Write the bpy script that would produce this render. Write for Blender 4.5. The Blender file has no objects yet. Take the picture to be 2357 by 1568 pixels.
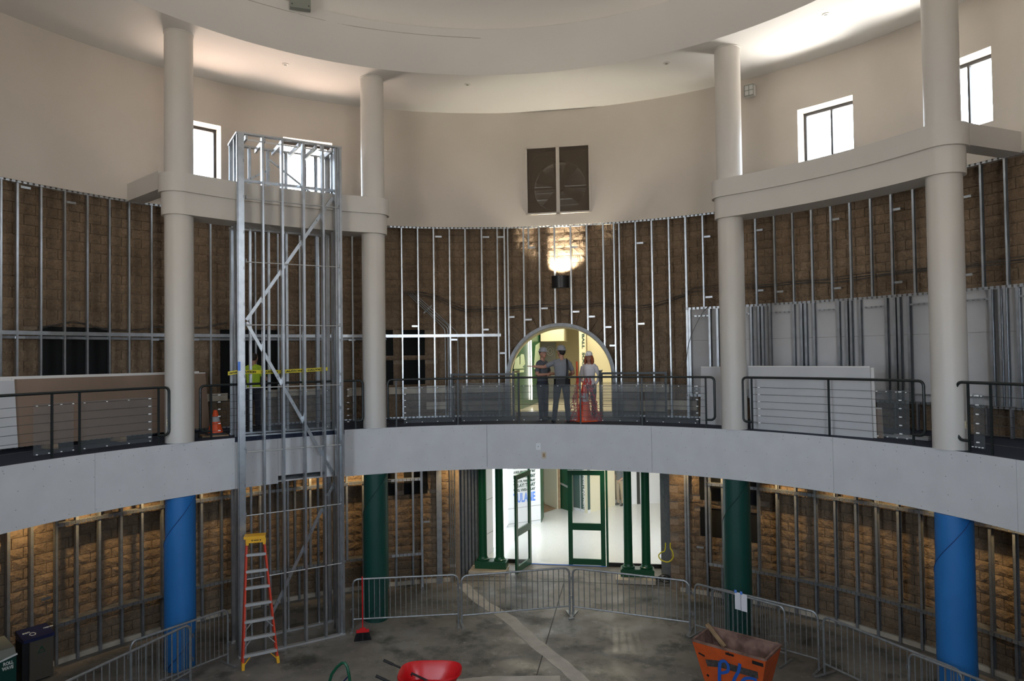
import bpy, math, random
from mathutils import Vector, Matrix, noise
random.seed(7)
# ------------------------------------------------------------------ camera
# rotunda centre = origin, z = 0 is the balcony deck, G is the ground floor
PW, PH, FPX = 2357.0, 1568.0, 1578.89
CAM = Vector((0.40535, -8.09699, 1.58043))
_pt, _ro = 0.02202, 0.01361
_f = Vector((0, math.cos(_pt), math.sin(_pt)))
_u = Vector((0, -math.sin(_pt), math.cos(_pt)))
_r = Vector((1, 0, 0))
CR = _r * math.cos(_ro) - _u * math.sin(_ro)
CU = _r * math.sin(_ro) + _u * math.cos(_ro)
CF = _f
G = -4.30
sc = bpy.context.scene
COL = sc.collection
cd = bpy.data.cameras.new('camera')
cd.sensor_width = 36.0
cd.lens = FPX / PW * 36.0
cd.clip_end = 300
cam = bpy.data.objects.new('camera', cd)
COL.objects.link(cam)
m3 = Matrix((CR, CU, -CF)).transposed()
cam.matrix_world = Matrix.Translation(CAM) @ m3.to_4x4()
sc.camera = cam
# ------------------------------------------------------------------ world, light, exposure
sc.view_settings.view_transform = 'Standard'
sc.view_settings.look = 'None'
sc.view_settings.gamma = 1.0
sc.view_settings.exposure = 0.16
sc.view_settings.use_curve_mapping = False
w = bpy.data.worlds.new('world')
sc.world = w
w.use_nodes = True
nt = w.node_tree
nt.nodes.clear()
_o = nt.nodes.new('ShaderNodeOutputWorld')
_b = nt.nodes.new('ShaderNodeBackground')
_tc = nt.nodes.new('ShaderNodeTexCoord')
_sx = nt.nodes.new('ShaderNodeSeparateXYZ')
_cr = nt.nodes.new('ShaderNodeValToRGB')
nt.links.new(_tc.outputs['Generated'], _sx.inputs[0])
_mr = nt.nodes.new('ShaderNodeMapRange')
_mr.inputs['From Min'].default_value = -0.25
_mr.inputs['From Max'].default_value = 0.25
nt.links.new(_sx.outputs['Z'], _mr.inputs['Value'])
nt.links.new(_mr.outputs['Result'], _cr.inputs['Fac'])
e = _cr.color_ramp.elements
e[0].position, e[0].color = 0.42, (0.80, 0.74, 0.66, 1)      # sunlit ground and roofs
e[1].position, e[1].color = 0.58, (0.74, 0.86, 1.0, 1)       # hazy bright sky
nt.links.new(_cr.outputs['Color'], _b.inputs['Color'])
_b.inputs['Strength'].default_value = 22.0
nt.links.new(_b.outputs[0], _o.inputs[0])

def P(R, deg, z=0.0):
    a = math.radians(deg)
    return Vector((R * math.cos(a), R * math.sin(a), z))

AX = 80.4                                   # the rotunda's long axis: arch and doors
_e = Vector((math.cos(math.radians(AX)), math.sin(math.radians(AX)), 0))
_t = Vector((_e.y, -_e.x, 0))
def UD(u, d, z=0.0):
    return _t * u + _e * d + Vector((0, 0, z))

WINC = [42.45, 27.2, 132.9, 117.7, 207.9, 222.7, 297.8, 313.0]   # clerestory windows
WHALF, WZ0, WZ1 = 3.45, 5.62, 6.95
def area(name, loc, to, sx, sy, power, col, spread=180):
    l = bpy.data.lights.new(name, 'AREA')
    l.shape = 'RECTANGLE'; l.size = sx; l.size_y = sy
    l.energy = power; l.color = col
    l.spread = math.radians(spread)
    o = bpy.data.objects.new(name, l); COL.objects.link(o)
    o.location = loc
    o.rotation_euler = (Vector(to) - Vector(loc)).to_track_quat('-Z', 'Y').to_euler()
    return o
for i, a in enumerate(WINC):                # portals: guide the sky light in through each window
    o = area('window_portal', P(10.36, a, (WZ0 + WZ1) / 2), P(0, a, (WZ0 + WZ1) / 2), 1.2, 1.33, 0, (1, 1, 1))
    o.data.cycles.is_portal = True
# added area lamps imitate bounce from unseen roofs, warm on one side, pale opposite
for a, c, pw in ((42.45, (1, .97, .93), 520), (27.2, (1, .97, .93), 480), (132.9, (1, .66, .50), 240), (117.7, (1, .66, .50), 190),
                 (207.9, (1, .9, .8), 150), (222.7, (1, .9, .8), 150), (297.8, (1, .9, .8), 150), (313.0, (1, .9, .8), 150)):
    area('roof_bounce_fill', P(11.5, a, 4.75), P(9.2, a, 6.7), 2.4, 1.2, pw * 1.5, c)
# tall windows in the wall behind the photographer (portals again)
REARW = [(224, 240), (281, 297)]
RWZ0, RWZ1 = .5, 3.4
for a0, a1 in REARW:
    o = area('window_portal', P(10.32, (a0 + a1) / 2, (RWZ0 + RWZ1) / 2), P(0, 0, (RWZ0 + RWZ1) / 2), 2.8, RWZ1 - RWZ0, 0, (1, 1, 1))
    o.data.cycles.is_portal = True
# rooms beyond: lobby ceiling lamps and the corridor behind the arch
area('lobby_lamp', UD(0.2, 14.2, -1.32), UD(0.2, 14.2, -4), 4.2, 4.0, 62, (1, .97, .90))
area('lobby_lamp', UD(0.8, 18.6, -1.32), UD(0.8, 18.6, -4), 4.0, 2.2, 42, (1, .95, .85))
area('corridor_lamp', UD(0.1, 13.0, 2.72), UD(0.1, 13.0, 0), 2.6, 4.6, 140, (1, .93, .74))
for u in (-1.4, 1.3):                       # recessed lamps over the lobby doors
    l = bpy.data.lights.new('door_lamp', 'SPOT'); l.energy = 70; l.color = (1, .84, .58); l.spot_size = math.radians(140); l.spot_blend = .7; l.shadow_soft_size = .06
    o = bpy.data.objects.new('door_lamp', l); COL.objects.link(o); o.location = UD(u, 11.0, -1.13); o.rotation_euler = (UD(u * .6, 9.6, G) - o.location).to_track_quat('-Z', 'Y').to_euler()
# warm downlights under the balcony, close to the block wall
DOWN = [151.5, 145.5, 139.0, 132.5, 126.0, 117.0, 111.0, 104.0, 97.0, 62.5, 57.0, 49.0, 42.0, 36.0, 29.5, 23.0]
for a in DOWN:
    l = bpy.data.lights.new('downlight', 'SPOT')
    l.energy = 58 if int(a) % 2 else 38; l.color = (1, .69, .32); l.spot_size = math.radians(82); l.spot_blend = 0.8; l.shadow_soft_size = .05
    o = bpy.data.objects.new('downlight', l); COL.objects.link(o)
    o.location = P(9.38, a, -1.04)
    o.rotation_euler = (P(10.1, a, -2.0) - o.location).to_track_quat('-Z', 'Y').to_euler()

# ------------------------------------------------------------------ pixel -> place
def ray(x, y):
    return CF + CR * ((x - PW / 2) / FPX) - CU * ((y - PH / 2) / FPX)
def onz(x, y, z):
    d = ray(x, y); return CAM + d * ((z - CAM.z) / d.z)
def oncyl(x, y, R):
    d = ray(x, y); a = d.x * d.x + d.y * d.y; b = CAM.x * d.x + CAM.y * d.y
    c = CAM.x ** 2 + CAM.y ** 2 - R * R
    return CAM + d * ((-b + math.sqrt(b * b - a * c)) / a)
def onpl(x, y, p0, n):
    d = ray(x, y); return CAM + d * ((Vector(p0) - CAM).dot(n) / d.dot(n))
def ond(x, y, d_):
    p = onpl(x, y, _e * d_, _e); return p.dot(_t), p.z
def ang(x, y, R):
    p = oncyl(x, y, R); return math.degrees(math.atan2(p.y, p.x))
def angz(x, y, R):
    p = oncyl(x, y, R); return math.degrees(math.atan2(p.y, p.x)), p.z
def px_to_axis(x, y, base):
    """height on the vertical axis through base that projects to image row y"""
    p = Vector(base); n = (CAM - p); n.z = 0; n.normalize()
    return onpl(x, y, p, n).z

# ------------------------------------------------------------------ mesh builder
class MB:
    def __init__(s):
        s.v, s.f = [], []
    def add(s, vs, fs):
        k = len(s.v); s.v += [Vector(p) for p in vs]; s.f += [tuple(i + k for i in q) for q in fs]; return s
    def hexa(s, b, t):
        return s.add(list(b) + list(t), [(3, 2, 1, 0), (4, 5, 6, 7), (0, 1, 5, 4), (1, 2, 6, 5), (2, 3, 7, 6), (3, 0, 4, 7)])
    def box(s, c, sz, rz=0.0, M=None):
        x, y, z = sz[0] / 2, sz[1] / 2, sz[2] / 2
        vs = [Vector((a * x, b * y, q * z)) for q in (-1, 1) for a, b in ((-1, -1), (1, -1), (1, 1), (-1, 1))]
        R = M if M else Matrix.Rotation(rz, 3, 'Z')
        vs = [R @ p + Vector(c) for p in vs]
        return s.hexa(vs[:4], vs[4:])
    def bar(s, a, b, wd, th, up=(0, 0, 1)):
        a, b = Vector(a), Vector(b); d = (b - a).normalized()
        x = d.cross(Vector(up))
        if x.length < 1e-4: x = d.cross(Vector((0, 1, 0)))
        x.normalize(); y = x.cross(d)
        q = [x * (i * wd / 2) + y * (j * th / 2) for i, j in ((-1, -1), (1, -1), (1, 1), (-1, 1))]
        return s.hexa([a + k for k in q], [b + k for k in q])
    def tube(s, pts, r, n=8, caps=True):
        pts = [Vector(p) for p in pts]; m = len(pts)
        rs = r if isinstance(r, (list, tuple)) else [r] * m
        t0 = (pts[1] - pts[0]).normalized()
        x = t0.cross(Vector((0, 0, 1)))
        if x.length < 1e-3: x = t0.cross(Vector((0, 1, 0)))
        x.normalize(); vs = []
        for i, p in enumerate(pts):
            t = (pts[min(i + 1, m - 1)] - pts[max(i - 1, 0)])
            t = t.normalized() if t.length > 1e-9 else t0
            x = (x - t * x.dot(t)); x.normalize(); y = t.cross(x)
            rr = rs[i]
            rx, ry = rr if isinstance(rr, (list, tuple)) else (rr, rr)
            vs += [p + x * (rx * math.cos(2 * math.pi * k / n)) + y * (ry * math.sin(2 * math.pi * k / n)) for k in range(n)]
        fs = [(i * n + k, i * n + (k + 1) % n, (i + 1) * n + (k + 1) % n, (i + 1) * n + k) for i in range(m - 1) for k in range(n)]
        if caps: fs += [tuple(range(n - 1, -1, -1)), tuple(range((m - 1) * n, m * n))]
        return s.add(vs, fs)
    def lathe(s, prof, c=(0, 0, 0), n=24, caps=True, a0=0, a1=360):
        c = Vector(c); full = abs(a1 - a0 - 360) < 1e-6; k = n if full else n + 1
        vs = [c + Vector((r * math.cos(math.radians(a0 + (a1 - a0) * i / n)), r * math.sin(math.radians(a0 + (a1 - a0) * i / n)), z)) for r, z in prof for i in range(k)]
        fs = []
        for j in range(len(prof) - 1):
            for i in range(n):
                i2 = (i + 1) % k
                fs.append((j * k + i, j * k + i2, (j + 1) * k + i2, (j + 1) * k + i))
        if caps and full:
            fs += [tuple(range(k - 1, -1, -1)), tuple(range((len(prof) - 1) * k, len(prof) * k))]
        return s.add(vs, fs)
    def arc(s, R0, R1, z0, z1, a0, a1, step=2.0):
        n = max(1, int(math.ceil(abs(a1 - a0) / step)))
        vs, fs = [], []
        for i in range(n + 1):
            a = a0 + (a1 - a0) * i / n
            vs += [P(R0, a, z0), P(R1, a, z0), P(R1, a, z1), P(R0, a, z1)]
        for i in range(n):
            k = 4 * i
            for j in range(4):
                j2 = (j + 1) % 4
                fs.append((k + j, k + 4 + j, k + 4 + j2, k + j2))
        fs += [(0, 1, 2, 3), (4 * n + 3, 4 * n + 2, 4 * n + 1, 4 * n)]
        return s.add(vs, fs)
    def prism(s, poly, z0, z1):
        n = len(poly)
        vs = [Vector((p[0], p[1], z0)) for p in poly] + [Vector((p[0], p[1], z1)) for p in poly]
        fs = [tuple(range(n - 1, -1, -1)), tuple(range(n, 2 * n))] + [(i, (i + 1) % n, n + (i + 1) % n, n + i) for i in range(n)]
        return s.add(vs, fs)
    def mesh(s, name, mats, smooth=False, off=None):
        me = bpy.data.meshes.new(name)
        o = Vector(off) if off is not None else Vector((0, 0, 0))
        me.from_pydata([tuple(p - o) for p in s.v], [], s.f)
        for m in (mats if isinstance(mats, (list, tuple)) else [mats]): me.materials.append(m)
        me.update(calc_edges=True)
        import bmesh
        b = bmesh.new(); b.from_mesh(me); bmesh.ops.recalc_face_normals(b, faces=b.faces); b.to_mesh(me); b.free()
        if smooth:
            me.polygons.foreach_set('use_smooth', [True] * len(me.polygons))
            me.set_sharp_from_angle(angle=math.radians(38))
        return me

ROOT = {}                                  # object -> world position of its top-level thing
def base_of(o):
    while o.parent: o = o.parent
    return Vector(o.location)
def tag(o, label=None, cat=None, group=None, kind=None):
    if label: o['label'] = label
    if cat: o['category'] = cat
    if group: o['group'] = group
    if kind: o['kind'] = kind
    return o
def thing(name, loc, label, cat, group=None, kind=None):
    o = bpy.data.objects.new(name, None); COL.objects.link(o); o.empty_display_size = .1
    o.location = loc
    return tag(o, label, cat, group, kind)
def add(name, mb, mat, parent=None, smooth=False, label=None, cat=None, group=None, kind=None, org=None):
    """a mesh in world coordinates -> object (part if parent is given)"""
    if parent is not None: off = base_of(parent)
    else: off = Vector(org) if org is not None else Vector((0, 0, 0))
    o = bpy.data.objects.new(name, mb.mesh(name, mat, smooth, off)); COL.objects.link(o)
    if parent is not None: o.parent = parent
    else: o.location = off
    return tag(o, label, cat, group, kind)
def inst(name, me, parent, loc, rz=0.0, scale=(1, 1, 1), rot=None):
    """a shared mesh placed in world space as a part of parent"""
    o = bpy.data.objects.new(name, me); COL.objects.link(o)
    if parent is not None:
        o.parent = parent; o.location = Vector(loc) - base_of(parent)
    else: o.location = loc
    o.rotation_euler = rot if rot is not None else (0, 0, rz); o.scale = scale
    return o
def copy_tree(o, loc, rz, **kw):
    def cp(a, par):
        c = a.copy(); COL.objects.link(c); c.parent = par
        for ch in list(a.children): cp(ch, c)
        return c
    c = cp(o, None); c.location = loc; c.rotation_euler = (0, 0, rz)
    return tag(c, **kw)
def textmesh(s, size, extrude=0.0, align='LEFT', shear=0.0, bold=0.0):
    cu = bpy.data.curves.new('lettering', 'FONT'); cu.body = s; cu.size = size; cu.extrude = extrude
    cu.align_x = align; cu.shear = shear; cu.offset = bold
    cu.resolution_u = 3
    o = bpy.data.objects.new('lettering', cu); COL.objects.link(o)
    dg = bpy.context.evaluated_depsgraph_get(); dg.update()
    me = bpy.data.meshes.new_from_object(o.evaluated_get(dg))
    bpy.data.objects.remove(o)
    return me
def lettering(s, size, mat, org, xdir, ydir, parent, name='lettering', extrude=0.002, align='LEFT', shear=0, bold=0.0, sx=1.0):
    me = textmesh(s, size, extrude, align, shear, bold); me.materials.clear(); me.materials.append(mat)
    X, Y = Vector(xdir).normalized(), Vector(ydir).normalized(); Z = X.cross(Y)
    M = Matrix((X * sx, Y, Z)).transposed().to_4x4()
    me.transform(Matrix.Translation(Vector(org) - (base_of(parent) if parent else Vector((0, 0, 0)))) @ M)
    o = bpy.data.objects.new(name, me); COL.objects.link(o)
    if parent: o.parent = parent
    return o
# ------------------------------------------------------------------ materials
def mat(name, col, rough=.6, metal=0.0, nz=0.0, nscale=8.0, bump=0.0, bscale=60.0, spec=.5, emit=None, estr=0.0, col2=None, trans=0.0, alpha=1.0, detail=3.0):
    m = bpy.data.materials.new(name); m.use_nodes = True
    t = m.node_tree; b = t.nodes['Principled BSDF']
    b.inputs['Base Color'].default_value = (*col, 1); b.inputs['Roughness'].default_value = rough
    b.inputs['Metallic'].default_value = metal; b.inputs['Specular IOR Level'].default_value = spec
    tc = t.nodes.new('ShaderNodeTexCoord')
    if nz or col2:
        n = t.nodes.new('ShaderNodeTexNoise'); n.inputs['Scale'].default_value = nscale; n.inputs['Detail'].default_value = detail
        g = t.nodes.new('ShaderNodeNewGeometry')
        t.links.new(g.outputs['Position'], n.inputs['Vector'])
        r = t.nodes.new('ShaderNodeValToRGB')
        c2 = col2 if col2 else tuple(min(1, c * (1 + nz)) for c in col)
        c1 = col if col2 else tuple(c * (1 - nz) for c in col)
        r.color_ramp.elements[0].color = (*c1, 1); r.color_ramp.elements[0].position = .34
        r.color_ramp.elements[1].color = (*c2, 1); r.color_ramp.elements[1].position = .66
        t.links.new(n.outputs['Fac'], r.inputs['Fac']); t.links.new(r.outputs['Color'], b.inputs['Base Color'])
    if bump:
        n2 = t.nodes.new('ShaderNodeTexNoise'); n2.inputs['Scale'].default_value = bscale; n2.inputs['Detail'].default_value = 4
        g2 = t.nodes.new('ShaderNodeNewGeometry'); t.links.new(g2.outputs['Position'], n2.inputs['Vector'])
        bp = t.nodes.new('ShaderNodeBump'); bp.inputs['Strength'].default_value = bump; bp.inputs['Distance'].default_value = .02
        t.links.new(n2.outputs['Fac'], bp.inputs['Height']); t.links.new(bp.outputs['Normal'], b.inputs['Normal'])
    if emit:
        b.inputs['Emission Color'].default_value = (*emit, 1); b.inputs['Emission Strength'].default_value = estr
    return m
def sheer(name, col, fac, rough=.1):
    """clear or tinted sheet: mostly see-through, a little gloss"""
    m = bpy.data.materials.new(name); m.use_nodes = True
    t = m.node_tree; t.nodes.clear()
    o = t.nodes.new('ShaderNodeOutputMaterial'); mx = t.nodes.new('ShaderNodeMixShader')
    tr = t.nodes.new('ShaderNodeBsdfTransparent'); p = t.nodes.new('ShaderNodeBsdfPrincipled')
    p.inputs['Base Color'].default_value = (*col, 1); p.inputs['Roughness'].default_value = rough
    mx.inputs[0].default_value = fac
    t.links.new(tr.outputs[0], mx.inputs[1]); t.links.new(p.outputs[0], mx.inputs[2]); t.links.new(mx.outputs[0], o.inputs[0])
    return m
M = {}
M['plaster'] = mat('painted_plaster', (.545, .495, .435), .85, nz=.03, nscale=.9, bump=.05, bscale=30)
M['ceil'] = mat('ceiling_paint', (.67, .645, .605), .9, nz=.015, nscale=.7)
M['paint'] = mat('column_paint', (.565, .535, .49), .42, nz=.02, nscale=1.5)
M['drywall'] = mat('grey_drywall', (.575, .575, .585), .85, nz=.03, nscale=2.5)
M['board'] = mat('drywall_face', (.50, .50, .505), .85, nz=.03, nscale=2)
M['paper'] = mat('brown_paper_face', (.235, .16, .112), .5, nz=.08, nscale=1.2)
M['gypsum'] = mat('gypsum_edge', (.68, .66, .63), .8)
M['mortar'] = mat('mortar', (.25, .19, .135), .95, nz=.15, nscale=20)
M['steel'] = mat('galvanised_steel', (.47, .495, .52), .31, metal=.92, nz=.10, nscale=6)
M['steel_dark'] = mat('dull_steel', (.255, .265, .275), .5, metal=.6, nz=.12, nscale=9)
M['carpet'] = mat('navy_carpet', (.022, .030, .055), .95, nz=.3, nscale=60, bump=.4, bscale=300)
M['rail'] = mat('rail_paint', (.011, .015, .015), .35)
M['cable'] = mat('steel_cable', (.10, .10, .10), .4, metal=.6)
M['plexi'] = sheer('clear_acrylic', (.20, .22, .23), .17, .15)
M['glass'] = sheer('clear_glass', (.55, .62, .62), .10, .05)
M['blue'] = mat('blue_paint', (.018, .150, .42), .45, nz=.05, nscale=2)
M['green'] = mat('green_paint', (.006, .055, .042), .4, nz=.06, nscale=2)
M['gdoor'] = mat('green_enamel', (.006, .075, .030), .3)
M['black'] = mat('black', (.008, .008, .009), .6)
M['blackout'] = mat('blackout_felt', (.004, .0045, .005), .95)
M['white'] = mat('white_paint', (.72, .73, .74), .6)
M['wclip'] = mat('white_clip', (.85, .85, .85), .5)
M['cream'] = mat('cream_paint', (.72, .66, .46), .7)
M['tile'] = mat('pale_floor_tile', (.62, .55, .40), .25, nz=.04, nscale=3)
M['terrazzo'] = mat('terrazzo', (.70, .70, .66), .22, nz=.08, nscale=45, col2=None)
M['timber'] = mat('pale_timber', (.50, .44, .35), .75, nz=.12, nscale=5)
M['ply'] = mat('plywood', (.30, .20, .11), .7, nz=.2, nscale=7)
M['cone'] = mat('orange_plastic', (.85, .10, .02), .45)
M['reflect'] = mat('reflective_band', (.42, .42, .42), .35)
M['net'] = mat('red_netting', (.55, .012, .02), .5)
M['fiber'] = mat('orange_fibreglass', (.62, .045, .015), .45)
M['yellow'] = mat('yellow_plastic', (.80, .42, .02), .45)
M['alum'] = mat('aluminium', (.60, .61, .61), .4, metal=.7)
M['galv'] = mat('barrier_steel', (.30, .31, .315), .42, metal=.6, nz=.15, nscale=14)
M['red'] = mat('red_plastic', (.62, .008, .012), .32)
M['orange'] = mat('orange_steel', (.52, .08, .012), .5, nz=.12, nscale=6)
M['rust'] = mat('rusty_inside', (.10, .052, .038), .8, nz=.4, nscale=6, col2=(.24, .14, .11), detail=6)
M['bluespray'] = mat('blue_spray', (.012, .095, .42), .6)
M['tape'] = mat('caution_tape', (.75, .62, .02), .5)
M['dkgreen'] = mat('dark_green_tube', (.008, .09, .045), .3)
M['navy'] = mat('navy_laminate', (.012, .018, .07), .35)
M['bin'] = mat('bronze_panel', (.085, .075, .06), .4)
M['binprint'] = mat('white_print', (.7, .7, .7), .6)
M['sconce'] = mat('black_metal_shade', (.01, .01, .011), .35)
M['bulb'] = mat('lamp_glow', (1, .95, .8), .5, emit=(1, .90, .66), estr=60)
M['led'] = mat('led_strip', (1, 1, 1), .5, emit=(1, .96, .85), estr=9)
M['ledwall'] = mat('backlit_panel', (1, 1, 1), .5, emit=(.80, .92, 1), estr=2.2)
M['fan'] = mat('fan_housing', (.17, .135, .10), .75, nz=.1, nscale=4)
M['louver'] = mat('fan_shutter', (.20, .185, .16), .5, metal=.3, nz=.1, nscale=9)
M['screen'] = sheer('insect_screen', (.125, .095, .065), .48, .8)
M['greybox'] = mat('grey_enclosure', (.22, .235, .205), .5)
M['lens'] = mat('prismatic_lens', (.60, .60, .58), .2)
M['ink'] = mat('dark_green_ink', (.006, .045, .035), .6)
M['sky_ink'] = mat('blue_ink', (.10, .25, .75), .5)
M['wtext'] = mat('white_letter', (.8, .8, .78), .5)
M['greywall'] = mat('grey_wall', (.25, .26, .24), .4)
M['skin'] = mat('skin', (.42, .215, .145), .55)
M['shirt_dk'] = mat('slate_shirt', (.085, .095, .115), .85)
M['shirt_gr'] = mat('grey_polo', (.21, .215, .235), .85)
M['shirt_wh'] = mat('white_blouse', (.66, .64, .66), .8)
M['jeans'] = mat('dark_jeans', (.030, .034, .048), .9)
M['jeans2'] = mat('charcoal_trousers', (.045, .05, .058), .9)
M['khaki'] = mat('khaki_trousers', (.36, .28, .18), .9)
M['shoe'] = mat('dark_shoe', (.018, .016, .015), .6)
M['hair_dk'] = mat('dark_hair', (.022, .017, .014), .7)
M['hair_red'] = mat('red_hair', (.30, .075, .022), .6)
M['hat_gr'] = mat('silver_hard_hat', (.27, .285, .31), .3)
M['hat_wh'] = mat('white_hard_hat', (.82, .82, .82), .3)
M['vest'] = mat('hi_vis_shirt', (.48, .68, .04), .7)
M['eye'] = mat('eye', (.03, .02, .02), .2)
M['lip'] = mat('lip', (.35, .10, .09), .5)
M['paper_w'] = mat('white_paper', (.74, .74, .78), .8)

def block_mat():
    m = bpy.data.materials.new('split_face_block'); m.use_nodes = True
    t = m.node_tree; b = t.nodes['Principled BSDF']; b.inputs['Roughness'].default_value = .93
    b.inputs['Specular IOR Level'].default_value = .25
    g = t.nodes.new('ShaderNodeNewGeometry')
    n = t.nodes.new('ShaderNodeTexNoise'); n.inputs['Scale'].default_value = 1.6; n.inputs['Detail'].default_value = 6; n.inputs['Roughness'].default_value = .7
    r = t.nodes.new('ShaderNodeValToRGB')
    r.color_ramp.elements[0].position = .28; r.color_ramp.elements[0].color = (.155, .105, .066, 1)
    r.color_ramp.elements[1].position = .72; r.color_ramp.elements[1].color = (.285, .205, .135, 1)
    t.links.new(g.outputs['Position'], n.inputs['Vector']); t.links.new(n.outputs['Fac'], r.inputs['Fac'])
    n2 = t.nodes.new('ShaderNodeTexNoise'); n2.inputs['Scale'].default_value = 26; n2.inputs['Detail'].default_value = 6
    t.links.new(g.outputs['Position'], n2.inputs['Vector'])
    mx = t.nodes.new('ShaderNodeMix'); mx.data_type = 'RGBA'; mx.blend_type = 'MULTIPLY'; mx.inputs[0].default_value = .5
    r2 = t.nodes.new('ShaderNodeValToRGB'); r2.color_ramp.elements[0].position = .3; r2.color_ramp.elements[1].position = .62
    r2.color_ramp.elements[0].color = (.45, .45, .45, 1)
    t.links.new(n2.outputs['Fac'], r2.inputs['Fac'])
    t.links.new(r.outputs['Color'], mx.inputs[6]); t.links.new(r2.outputs['Color'], mx.inputs[7])
    t.links.new(mx.outputs[2], b.inputs['Base Color'])
    bp = t.nodes.new('ShaderNodeBump'); bp.inputs['Strength'].default_value = 1.0; bp.inputs['Distance'].default_value = .022
    t.links.new(n2.outputs['Fac'], bp.inputs['Height']); t.links.new(bp.outputs['Normal'], b.inputs['Normal'])
    return m
M['block'] = block_mat()

def floor_mat():
    m = bpy.data.materials.new('stained_concrete'); m.use_nodes = True
    t = m.node_tree; b = t.nodes['Principled BSDF']
    g = t.nodes.new('ShaderNodeNewGeometry')
    def nz(s, d, ro=.6):
        n = t.nodes.new('ShaderNodeTexNoise'); n.inputs['Scale'].default_value = s; n.inputs['Detail'].default_value = d; n.inputs['Roughness'].default_value = ro
        t.links.new(g.outputs['Position'], n.inputs['Vector']); return n
    def ramp(n, p0, c0, p1, c1):
        r = t.nodes.new('ShaderNodeValToRGB'); r.color_ramp.elements[0].position = p0; r.color_ramp.elements[1].position = p1
        r.color_ramp.elements[0].color = (*c0, 1); r.color_ramp.elements[1].color = (*c1, 1)
        t.links.new(n.outputs['Fac'], r.inputs['Fac']); return r
    def mix(a, b_, f, mode='MIX'):
        x = t.nodes.new('ShaderNodeMix'); x.data_type = 'RGBA'; x.blend_type = mode
        if isinstance(f, float): x.inputs[0].default_value = f
        else: t.links.new(f, x.inputs[0])
        t.links.new(a, x.inputs[6]); t.links.new(b_, x.inputs[7]); return x.outputs[2]
    base = ramp(nz(.55, 6), .35, (.135, .125, .112), .68, (.255, .238, .21))
    dark = ramp(nz(1.15, 8, .7), .50, (1, 1, 1), .64, (.30, .33, .32))
    c = mix(base.outputs['Color'], dark.outputs['Color'], 1.0, 'MULTIPLY')
    pale = ramp(nz(3.3, 9, .78), .57, (0, 0, 0), .72, (.85, .85, .85))
    w_ = t.nodes.new('ShaderNodeRGB'); w_.outputs[0].default_value = (.40, .385, .36, 1)
    c = mix(c, w_.outputs[0], pale.outputs['Color'])
    t.links.new(c, b.inputs['Base Color'])
    rr = ramp(nz(1.7, 5), .35, (.32, .32, .32), .7, (.75, .75, .75)); t.links.new(rr.outputs['Color'], b.inputs['Roughness'])
    bp = t.nodes.new('ShaderNodeBump'); bp.inputs['Strength'].default_value = .25; bp.inputs['Distance'].default_value = .01
    t.links.new(nz(14, 6).outputs['Fac'], bp.inputs['Height']); t.links.new(bp.outputs['Normal'], b.inputs['Normal'])
    return m
M['floor'] = floor_mat()
M['patch'] = mat('fresh_concrete', (.46, .43, .385), .8, nz=.12, nscale=3, bump=.2, bscale=25)

M['blue_shade'] = mat('blue_seam_shade', (.008, .05, .17), .5)  # darkened blue, paints the shadow line along the wrap seam
M['green_shade'] = mat('green_seam_shade', (.003, .026, .020), .5)  # darkened green for the same painted seam shadow
M['smudge'] = mat('black_smudge', (.055, .045, .04), .8, nz=.4, nscale=20)
# ------------------------------------------------------------------ the shell
def struct(name, mb, m, smooth=False, label=None, parent=None, org=None):
    o = add(name, mb, m, parent, smooth, org=org)
    if parent is None:
        o['kind'] = 'structure'
        if label: o['label'] = label
    return o
# ground floor
mb = MB(); n = 96
mb.add([P(10.35, 360 * i / n, G) for i in range(n)] + [P(10.35, 360 * i / n, G - .2) for i in range(n)],
       [tuple(range(n))] + [tuple(range(2 * n - 1, n - 1, -1))] + [(i, (i + 1) % n, n + (i + 1) % n, n + i) for i in range(n)])
floor = struct('floor', mb, M['floor'], label='bare stained concrete ground floor of the rotunda')
# freshly filled trench strips and saw-cut joints, part of the floor
def strip(pts, w0, z, name, m, th=.006):
    mb = MB(); L, Rr = [], []
    for i, p in enumerate(pts):
        a = pts[max(i - 1, 0)]; b = pts[min(i + 1, len(pts) - 1)]
        d = (b - a); d.z = 0; d.normalize(); nx = Vector((-d.y, d.x, 0)); w = (w0[i] if isinstance(w0, list) else w0) / 2
        L.append(p + nx * w); Rr.append(p - nx * w)
    k = len(pts)
    vs = [Vector((q.x, q.y, z + th)) for q in L + Rr] + [Vector((q.x, q.y, z - .02)) for q in L + Rr]
    fs = [(i, i + 1, k + i + 1, k + i) for i in range(k - 1)] + [(2 * k + i, 2 * k + i + 1, i + 1, i) for i in range(k - 1)] + [(k + i, k + i + 1, 3 * k + i + 1, 3 * k + i) for i in range(k - 1)]
    fs += [(0, k, 3 * k, 2 * k), (k - 1, 2 * k - 1, 4 * k - 1, 3 * k - 1)]
    return add(name, mb.add(vs, fs), m, floor)
def wob(pxs):
    out = []
    q = [onz(x, y, G) for x, y in pxs]
    for i in range(len(q) - 1):
        for k in range(6): out.append(q[i].lerp(q[i + 1], k / 6))
    out.append(q[-1]); return out
tr = wob([(1062, 1345), (1110, 1388), (1172, 1425), (1228, 1478), (1300, 1535), (1350, 1580), (1400, 1625)])
strip(tr, [.31 + .02 * math.sin(i * 1.7) for i in range(len(tr))], G, 'filled_trench', M['patch'])
tr = wob([(1040, 1576), (1120, 1568), (1290, 1566)])
strip(tr, [.34 + .02 * math.sin(i * 2.1) for i in range(len(tr))], G, 'filled_trench', M['patch'], .0055)
for a, b in (((1298, 1342), (1232, 1566)), ((1060, 1337), (1300, 1339)), ((1300, 1339), (1590, 1352))):
    strip([onz(*a, G), onz(*b, G)], .022, G, 'control_joint', M['black'], .003)

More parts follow.
